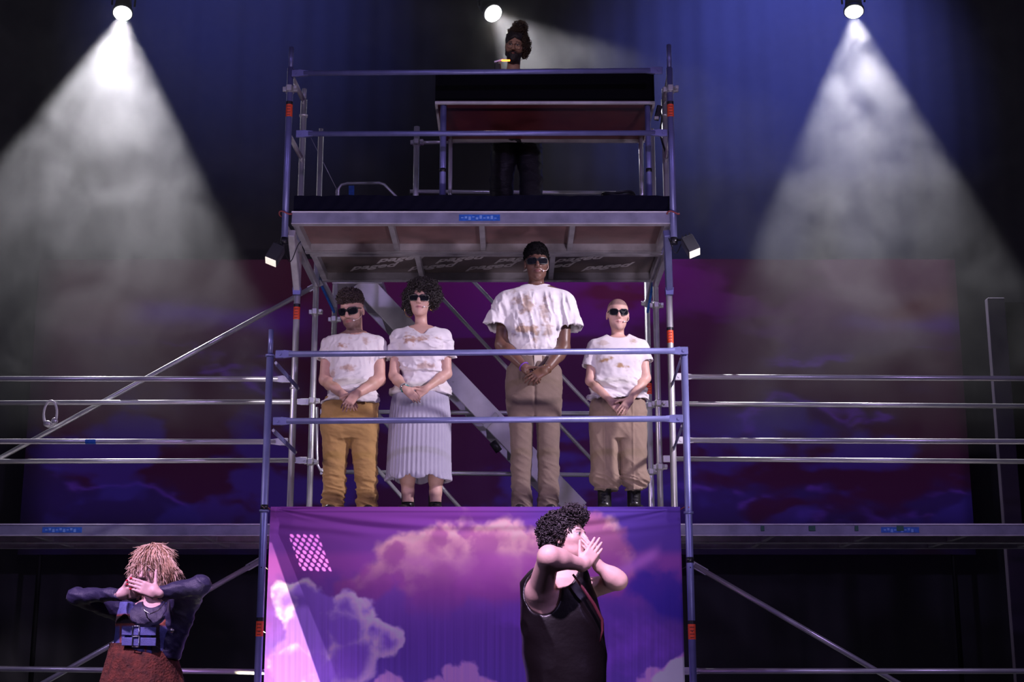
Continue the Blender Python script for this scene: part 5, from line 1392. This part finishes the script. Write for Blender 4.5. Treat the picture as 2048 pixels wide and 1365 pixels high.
    h.disp(lambda x, y, z: -.030*(fbm(x*34, y*34, z*34, 2)-.45))
    _, V, Fc = build(h, 'hair', HAIRD, root)
    curls(V, Fc, 700, 'hair_curls', HAIRD, root, .012, .0034, 1.6, .022, 31, lambda V: V[:, 1] < H.c[1]+.08, 1.2)
vest_man()

def blond_woman():
    Yp = 8.3; pt = lambda x, y, dy=0: P(x, y, Yp+dy)
    root = thing('person', (xat(295, 1300, Yp), Yp, 0), 'blond woman with elbows out, both hands over her mouth, at far left', 'person')
    H = Head(pt(303, 1144, -.04), -20, 8, 4, .95)
    sk = Field(_b(xat(225, 1200, Yp)-.02, Yp-.42, zat(1300, Yp)), _b(xat(372, 1200, Yp), Yp+.2, zat(1090, Yp)), .0046)
    H.grow(sk, 1)
    sk.cap(H.w(0, -.03, -.06), pt(301, 1215, .02), .045, .052, .03)
    sk.loft(levels([(1203, 280, 322, .05, .01), (1215, 255, 345, .08, .01), (1240, 246, 350, .10, 0), (1290, 252, 345, .10, 0)], Yp), k=.03)
    m = H.w(0, .10, -.058)
    eL, wL = pt(152, 1193, -.16), pt(240, 1190, -.27)
    eR, wR = pt(402, 1172, -.22), pt(316, 1187, -.28)
    sL, sR = pt(252, 1226, 0), pt(347, 1224, 0)
    for a, b in ((eL, wL), (eR, wR)):
        sk.cap(a+(b-a)*.9, b, .024, .024, .01)
    sk.cap(sL, pt(262, 1235), .03, .03, .02)
    hand(sk, wL, nrm(pt(288, 1181, -.25)-wL), nrm(_b(-.15, -.85, -.4)), nrm(_b(.2, -.1, 1)), (.10, .15, .1), .93, tcurl=.1, tdir=(.8, .6, .1))
    tips = hand(sk, wR+_b(0, -.02, 0), nrm(pt(262, 1167, -.30)-wR), nrm(_b(.05, -1, .15)), nrm(_b(.25, 0, 1)), (.10, .16, .14), .95, tcurl=-.05, tdir=(.9, .4, -.15))
    def cf(V):
        C = np.tile((.66, .42, .38), (len(V), 1)).astype(float); H.cols(V, C, (.55, .1, .15), brow=(.2, .12, .1)); return C
    build(sk, 'body', skinmat('skin_pale', (.6, .4, .35)), root, cf)
    for tp_ in tips[:4]: MB().ell(tp_+_b(-.004, -.006, .001), (.0075, .004, .005), n=8, m=6).build('fingernail', mat('red_varnish', (.6, .01, .04), .2), root)
    # sleeves of sheer dark mesh
    tp = Field(_b(xat(128, 1200, Yp), Yp-.42, zat(1330, Yp)), _b(xat(452, 1200, Yp), Yp+.25, zat(1130, Yp)), .0058)
    tp.loft(levels([(1206, 276, 326, .06, .01), (1216, 250, 350, .09, .01), (1240, 240, 354, .11, 0), (1270, 240, 352, .115, 0), (1310, 238, 350, .11, 0)], Yp), 2.3, .03)
    tp.cap(sL, eL, .062, .044, .03); tp.sleeve(eL, eL+(wL-eL)*1.0, .042, .033, .02, .004, .9); tp.cap(sR, eR, .066, .054, .03); tp.sleeve(eR, eR+(wR-eR)*1.0, .052, .034, .02, .004, .9)
    tp.loft([(zat(1318, Yp), xat(346, 1300, Yp), Yp-.02, .035, .06), (zat(1250, Yp), xat(362, 1250, Yp), Yp-.06, .075, .06), (zat(1205, Yp), xat(378, 1205, Yp), Yp-.13, .07, .05), (zat(1190, Yp), xat(386, 1190, Yp), Yp-.17, .03, .04)], 2, .05)
    tp.ell(pt(301, 1200, -.08), (.06, .09, .045), None, .004, 's')
    tp.disp(lambda x, y, z: .003-.010*ridge(fbm(x*12+z*8, z*14, y*8, 3))**3)
    build(tp, 'top', mat('dark_blue_mesh', (.016, .012, .05), .5, 0, .3, 240, 0, 1, None, .5, .08), root)
    # corset: denim side panels, straps, buckles
    den = mat('blue_denim', (.10, .11, .30), .75, 0, .4, 220, .2, 30)
    rust = mat('rust_fleece', (.10, .022, .012), .9, 0, 1.0, 90, .55, 26)
    cs = Field(_b(xat(222, 1250, Yp), Yp-.25, zat(1325, Yp)), _b(xat(372, 1250, Yp), Yp+.22, zat(1195, Yp)), .0052)
    cs.loft(levels([(1206, 235, 357, .115, .0), (1230, 233, 359, .145, 0), (1262, 233, 359, .15, 0), (1290, 229, 349, .14, 0), (1318, 227, 348, .14, 0)], Yp), 2.3, .01)
    cs.ell(pt(296, 1212, -.12), (.12, .09, .125), None, .006, 's'); cs.cap(pt(300, 1200), pt(300, 1170), .10, .12, .006, 's')
    for q in (218, 372): cs.ell(pt(q, 1208, -.03), (.07, .2, .09), None, .006, 's')
    def cc(V):
        x, y, z = V.T; px = 1024+F*x/(Yp*math.cos(TH)+(z-ZC)*math.sin(TH)); py = np.interp(z, [zat(1330, Yp), zat(1190, Yp)], [1330, 1190])
        C = np.tile((.10, .11, .32), (len(V), 1)).astype(float)
        def mx(c, m): C[:] = C*(1-m[:, None])+np.array(c)*m[:, None]
        mx((.22, .05, .025), (sstep(1228, 1234, py)*sstep(1258, 1252, py)).astype(float)); 
        mx((.02, .012, .014), ((py > 1234) & (py < 1250) & (px < 330)).astype(float))
        mx((.02, .012, .014), ((px > 314) & (px < 330) & (py > 1240)).astype(float))
        for q in (252, 303): mx((.26, .06, .025), np.exp(-((px-q)/2.5)**2)*(py > 1252))
        return C
    build(cs, 'corset', mat('denim_corset', (1, 1, 1), .75, 0, .4, 220, .2, 40, 'Col'), root, cc)
    for py in (1263, 1284):
        a, b = pt(244, py, -.158), pt(312, py+1, -.158)
        st_ = MB().bar(a, b, .012, .045, (0, 0, 1), .004).build('strap', den, root)
        c = a+(b-a)*.42+_b(0, -.012, 0)
        MB().path([c+_b(-.018, 0, -.028), c+_b(.018, 0, -.028), c+_b(.018, 0, .028), c+_b(-.018, 0, .028)], .004, 6, True).build('buckle', SILVER, st_)
    for q, y0 in ((344, 1262), ): MB().ell(pt(q, y0, -.13), (.014, .01, .014), n=10, m=6).build('stud', SILVER, root)
    MB().path([pt(284, 1206, -.12), pt(289, 1222, -.14), pt(300, 1229, -.15), pt(316, 1222, -.14), pt(333, 1203, -.10)], .003, 6).build('necklace', SILVER, root)
    # fleecy rust skirt to the floor
    g = Field(_b(xat(205, 1300, Yp)-.12, Yp-.34, .05), _b(xat(375, 1300, Yp)+.12, Yp+.34, zat(1288, Yp)), .008)
    g.loft([(z_, c_, Yp, r_, q_) for z_, c_, r_, q_ in ((zat(1292, Yp), xat(287, 1292, Yp), .15, .12), (zat(1320, Yp), xat(285, 1320, Yp), .17, .15), (zat(1365, Yp), xat(284, 1365, Yp), .20, .18), (.5, xat(284, 1365, Yp), .25, .23), (.1, xat(284, 1365, Yp), .28, .26))], 2.1, .01)
    g.disp(lambda x, y, z: -.030*ridge(fbm(x*7, z*2.2, y*7, 2))**2-.008*(fbm(x*70, z*70, y*70, 2)-.5))
    build(g, 'skirt', rust, root)
    for q in (-1, 1): shoe(xat(284, 1365, Yp)+q*.1, Yp-.05, 0, .15*q, 'boot', BOOT, root, boot=.2, w=.05, L=.24)
    # hair: shaggy bob, base volume and strands
    S = H.s
    h = Field(H.c-_b(.27, .27, .25), H.c+_b(.27, .27, .24), .0055)
    h.ell(H.w(0, -.03, .055), [q*S for q in (.105, .118, .105)], H.ax, .02); h.ell(H.w(.085, -.02, -.02), [q*S for q in (.06, .08, .085)], H.ax, .03); h.ell(H.w(-.075, -.015, -.01), [q*S for q in (.05, .075, .08)], H.ax, .03)
    h.ell(H.w(-.005, .105, -.045), [q*S for q in (.062, .10, .105)], H.ax, .012, 's')
    ax_ = H.up
    h.disp(lambda x, y, z: -.016*(fbm(x*40, y*40, z*9, 2)-.45))
    HB = HAIRY
    _, V, Fc = build(h, 'hair', HB, root)
    N = normals(V, Fc); rs = np.random.RandomState(4); k = MB(); lx, ly, lz = H.loc(V)
    ids = np.arange(len(V))[(V[:, 1] < H.c[1]+.08)]
    for i in rs.choice(ids, 520):
        p = V[i].copy(); nn = N[i]; q = (p-H.w(0, -.02, .14)); dn = nrm(q-(q@nn)*nn); dn = nrm(dn*.7+_b(0, 0, -.5)+.25*rs.randn(3)); dn = nrm(dn-(dn@nn)*nn)
        L = .05+.04*rs.rand(); pts = []
        for j in range(6):
            t = j/5; pts.append(p+nn*(.003+.018*t*t*rs.rand())+dn*L*t+_b(0, 0, -.012*t*t))
        k.path(pts, [.0030*(1-.75*j/5) for j in range(6)], 4)
    k.build('hair_strands', HB, root, smooth=True)
    k = MB()
    for i in rs.choice(ids[(lz[ids] > -.02)], 260):
        p = V[i].copy(); nn = N[i]; q = (p-H.w(0, -.02, .14)); dn = nrm(q-(q@nn)*nn); dn = nrm(dn*.8+_b(0, 0, -.4)+.3*rs.randn(3)); dn = nrm(dn-(dn@nn)*nn); L = .06+.04*rs.rand()
        k.path([p+nn*(.004+.022*(j/5)**2*rs.rand())+dn*L*j/5+_b(0, 0, -.014*(j/5)**2) for j in range(6)], [.0032*(1-.7*j/5) for j in range(6)], 4)
    k.build('pale_strands', mat('pale_blond_hair', (.72, .52, .38), .4, 0, .2, 120), root, smooth=True)
    MB().ell(wR+0, (.001, .001, .001)).v
blond_woman()

# ================================================================== little projector behind the banner, added unseen to throw the wedge and dots
pl_ = np.array([xat(585, 1200, YB)+.05, YB+1.35, .62])
t = thing('gobo_helper', (pl_[0], pl_[1], 0), 'added unseen light projector standing behind the left end of the banner', 'helper')
MB().box(pl_+_b(0, .16, 0), (.07, .14, .07), None, .01).build('housing', BLACK, t)
MB().tube(pl_+_b(0, .03, 0), pl_+_b(0, .004, 0), .035, n=18).build('lens', LENS, t)
MB().tube((pl_[0], pl_[1]+.16, 0), pl_+_b(0, .16, -.06), .02, n=12).build('stand', BLACK, t)
MB().tube((pl_[0], pl_[1]+.16, 0), (pl_[0], pl_[1]+.16, .012), .14, n=20).build('foot', BLACK, t)
so = spot('gobo_light', pl_, pl_+_b(0, -1, .45), 420, (1, .92, .58), 110, .1, .004)
lt = so.data; lt.use_nodes = True; ln = lt.node_tree
def M(op, a, b=None, c=None):
    n_ = ln.nodes.new('ShaderNodeMath'); n_.operation = op
    for i_, q_ in enumerate((a, b, c)):
        if q_ is None: continue
        if isinstance(q_, (int, float)): n_.inputs[i_].default_value = float(q_)
        else: ln.links.new(q_, n_.inputs[i_])
    return n_.outputs[0]
def ramp(v_, lo_, hi_):
    n_ = ln.nodes.new('ShaderNodeMapRange'); n_.interpolation_type = 'SMOOTHSTEP'; ln.links.new(v_, n_.inputs[0])
    n_.inputs[1].default_value = lo_; n_.inputs[2].default_value = hi_; return n_.outputs[0]
ge = ln.nodes.new('ShaderNodeNewGeometry'); sp_ = ln.nodes.new('ShaderNodeSeparateXYZ'); ln.links.new(ge.outputs['Incoming'], sp_.inputs[0])
dY = float(YB-pl_[1])
gx_ = M('MULTIPLY_ADD', M('DIVIDE', sp_.outputs['X'], sp_.outputs['Y']), dY, float(pl_[0]))     # where this ray meets the cloth
gz_ = M('MULTIPLY_ADD', M('DIVIDE', sp_.outputs['Z'], sp_.outputs['Y']), dY, float(pl_[2]))
A_, B_ = P(543, 1085, YB), P(640, 1365, YB); sl_ = float((B_[0]-A_[0])/(A_[2]-B_[2]))
edge = M('SUBTRACT', gx_, M('MULTIPLY_ADD', M('SUBTRACT', float(A_[2]), gz_), sl_, float(A_[0])))
wedge = M('MULTIPLY', ramp(edge, .006, -.006), ramp(gz_, float(A_[2])+.004, float(A_[2])-.012))
D_ = P(576, 1069, YB); dx_, dz_ = .0475, .0295
down = M('SUBTRACT', float(D_[2]), gz_)
row = M('DIVIDE', down, dz_); col = M('DIVIDE', M('SUBTRACT', M('SUBTRACT', gx_, float(D_[0])), M('MULTIPLY', down, .40)), dx_)
colo = M('ADD', col, M('MULTIPLY', M('FLOORED_MODULO', M('FLOOR', row), 2.0), .5))
fx_ = M('SUBTRACT', M('FRACT', colo), .5); fr_ = M('SUBTRACT', M('FRACT', row), .5)
dd = M('SQRT', M('ADD', M('POWER', M('MULTIPLY', fx_, 1.0), 2.0), M('POWER', M('MULTIPLY', M('ADD', fr_, M('MULTIPLY', fx_, -.3)), .56), 2.0)))
dots = M('MULTIPLY', ramp(dd, .30, .24), M('MULTIPLY', M('MULTIPLY', M('GREATER_THAN', col, 0.0), M('LESS_THAN', col, 4.6)), M('MULTIPLY', M('GREATER_THAN', row, 0.0), M('LESS_THAN', row, 9.0))))
em = ln.nodes['Emission']; ln.links.new(M('MAXIMUM', M('MULTIPLY', wedge, 1.5), M('MULTIPLY', dots, 4.5)), em.inputs['Strength'])

# ================================================================== haze that carries the beams
m = bpy.data.materials.new('stage_haze'); m.use_nodes = True; nt = m.node_tree
for n_ in list(nt.nodes):
    if n_.type != 'OUTPUT_MATERIAL': nt.nodes.remove(n_)
vs_ = nt.nodes.new('ShaderNodeVolumeScatter'); vs_.inputs['Anisotropy'].default_value = .25
vs_.inputs['Color'].default_value = (1, 1, 1, 1)
tc = nt.nodes.new('ShaderNodeTexCoord')
def nd(t, **kw):
    n_ = nt.nodes.new(t)
    for k_, v_ in kw.items(): setattr(n_, k_, v_)
    return n_
def rng(src, a, b, c, d, smooth=False):
    n_ = nd('ShaderNodeMapRange', interpolation_type='SMOOTHSTEP' if smooth else 'LINEAR'); nt.links.new(src, n_.inputs[0])
    for i_, v_ in enumerate((a, b, c, d)): n_.inputs[i_+1].default_value = v_
    return n_.outputs[0]
def mul(a, b):
    n_ = nd('ShaderNodeMath', operation='MULTIPLY'); nt.links.new(a, n_.inputs[0]); nt.links.new(b, n_.inputs[1]); return n_.outputs[0]
n1 = nd('ShaderNodeTexNoise'); n1.inputs['Scale'].default_value = 1.25; n1.inputs['Detail'].default_value = 4; n1.inputs['Roughness'].default_value = .6; n1.inputs['Distortion'].default_value = 1.2
nt.links.new(tc.outputs['Object'], n1.inputs['Vector'])
sx = nd('ShaderNodeSeparateXYZ'); nt.links.new(tc.outputs['Object'], sx.inputs[0])
wisps = rng(n1.outputs['Fac'], .42, .63, .14, 1.0)
height = rng(sx.outputs['Z'], .0, 5.6, .09, 1.0)             # denser towards the top, shaped so the beams fade downwards
ab = nd('ShaderNodeMath', operation='ABSOLUTE'); nt.links.new(sx.outputs['X'], ab.inputs[0])
side = nd('ShaderNodeMath', operation='MAXIMUM'); nt.links.new(rng(ab.outputs[0], 1.2, 2.6, .12, 1.0, True), side.inputs[0]); nt.links.new(rng(sx.outputs['Z'], 3.4, 4.4, 0.0, 1.0, True), side.inputs[1])  # haze thinned low in the middle, standing in for unlit air
height = mul(height, rng(sx.outputs['Z'], 4.5, 5.6, 1.0, .3, True))
nt.links.new(mul(mul(mul(wisps, height), side.outputs[0]), rng(sx.outputs['Z'], -1, 9, .082, .082)), vs_.inputs['Density'])
nt.links.new(vs_.outputs[0], nt.nodes['Material Output'].inputs['Volume'])
hz = MB().box((0, 14.95, 6.55), (7.2, 2.3, 3.35)).build('haze', m)
tag(hz, 'thin drifting stage haze that makes the lamp beams visible', 'haze', kind='stuff')
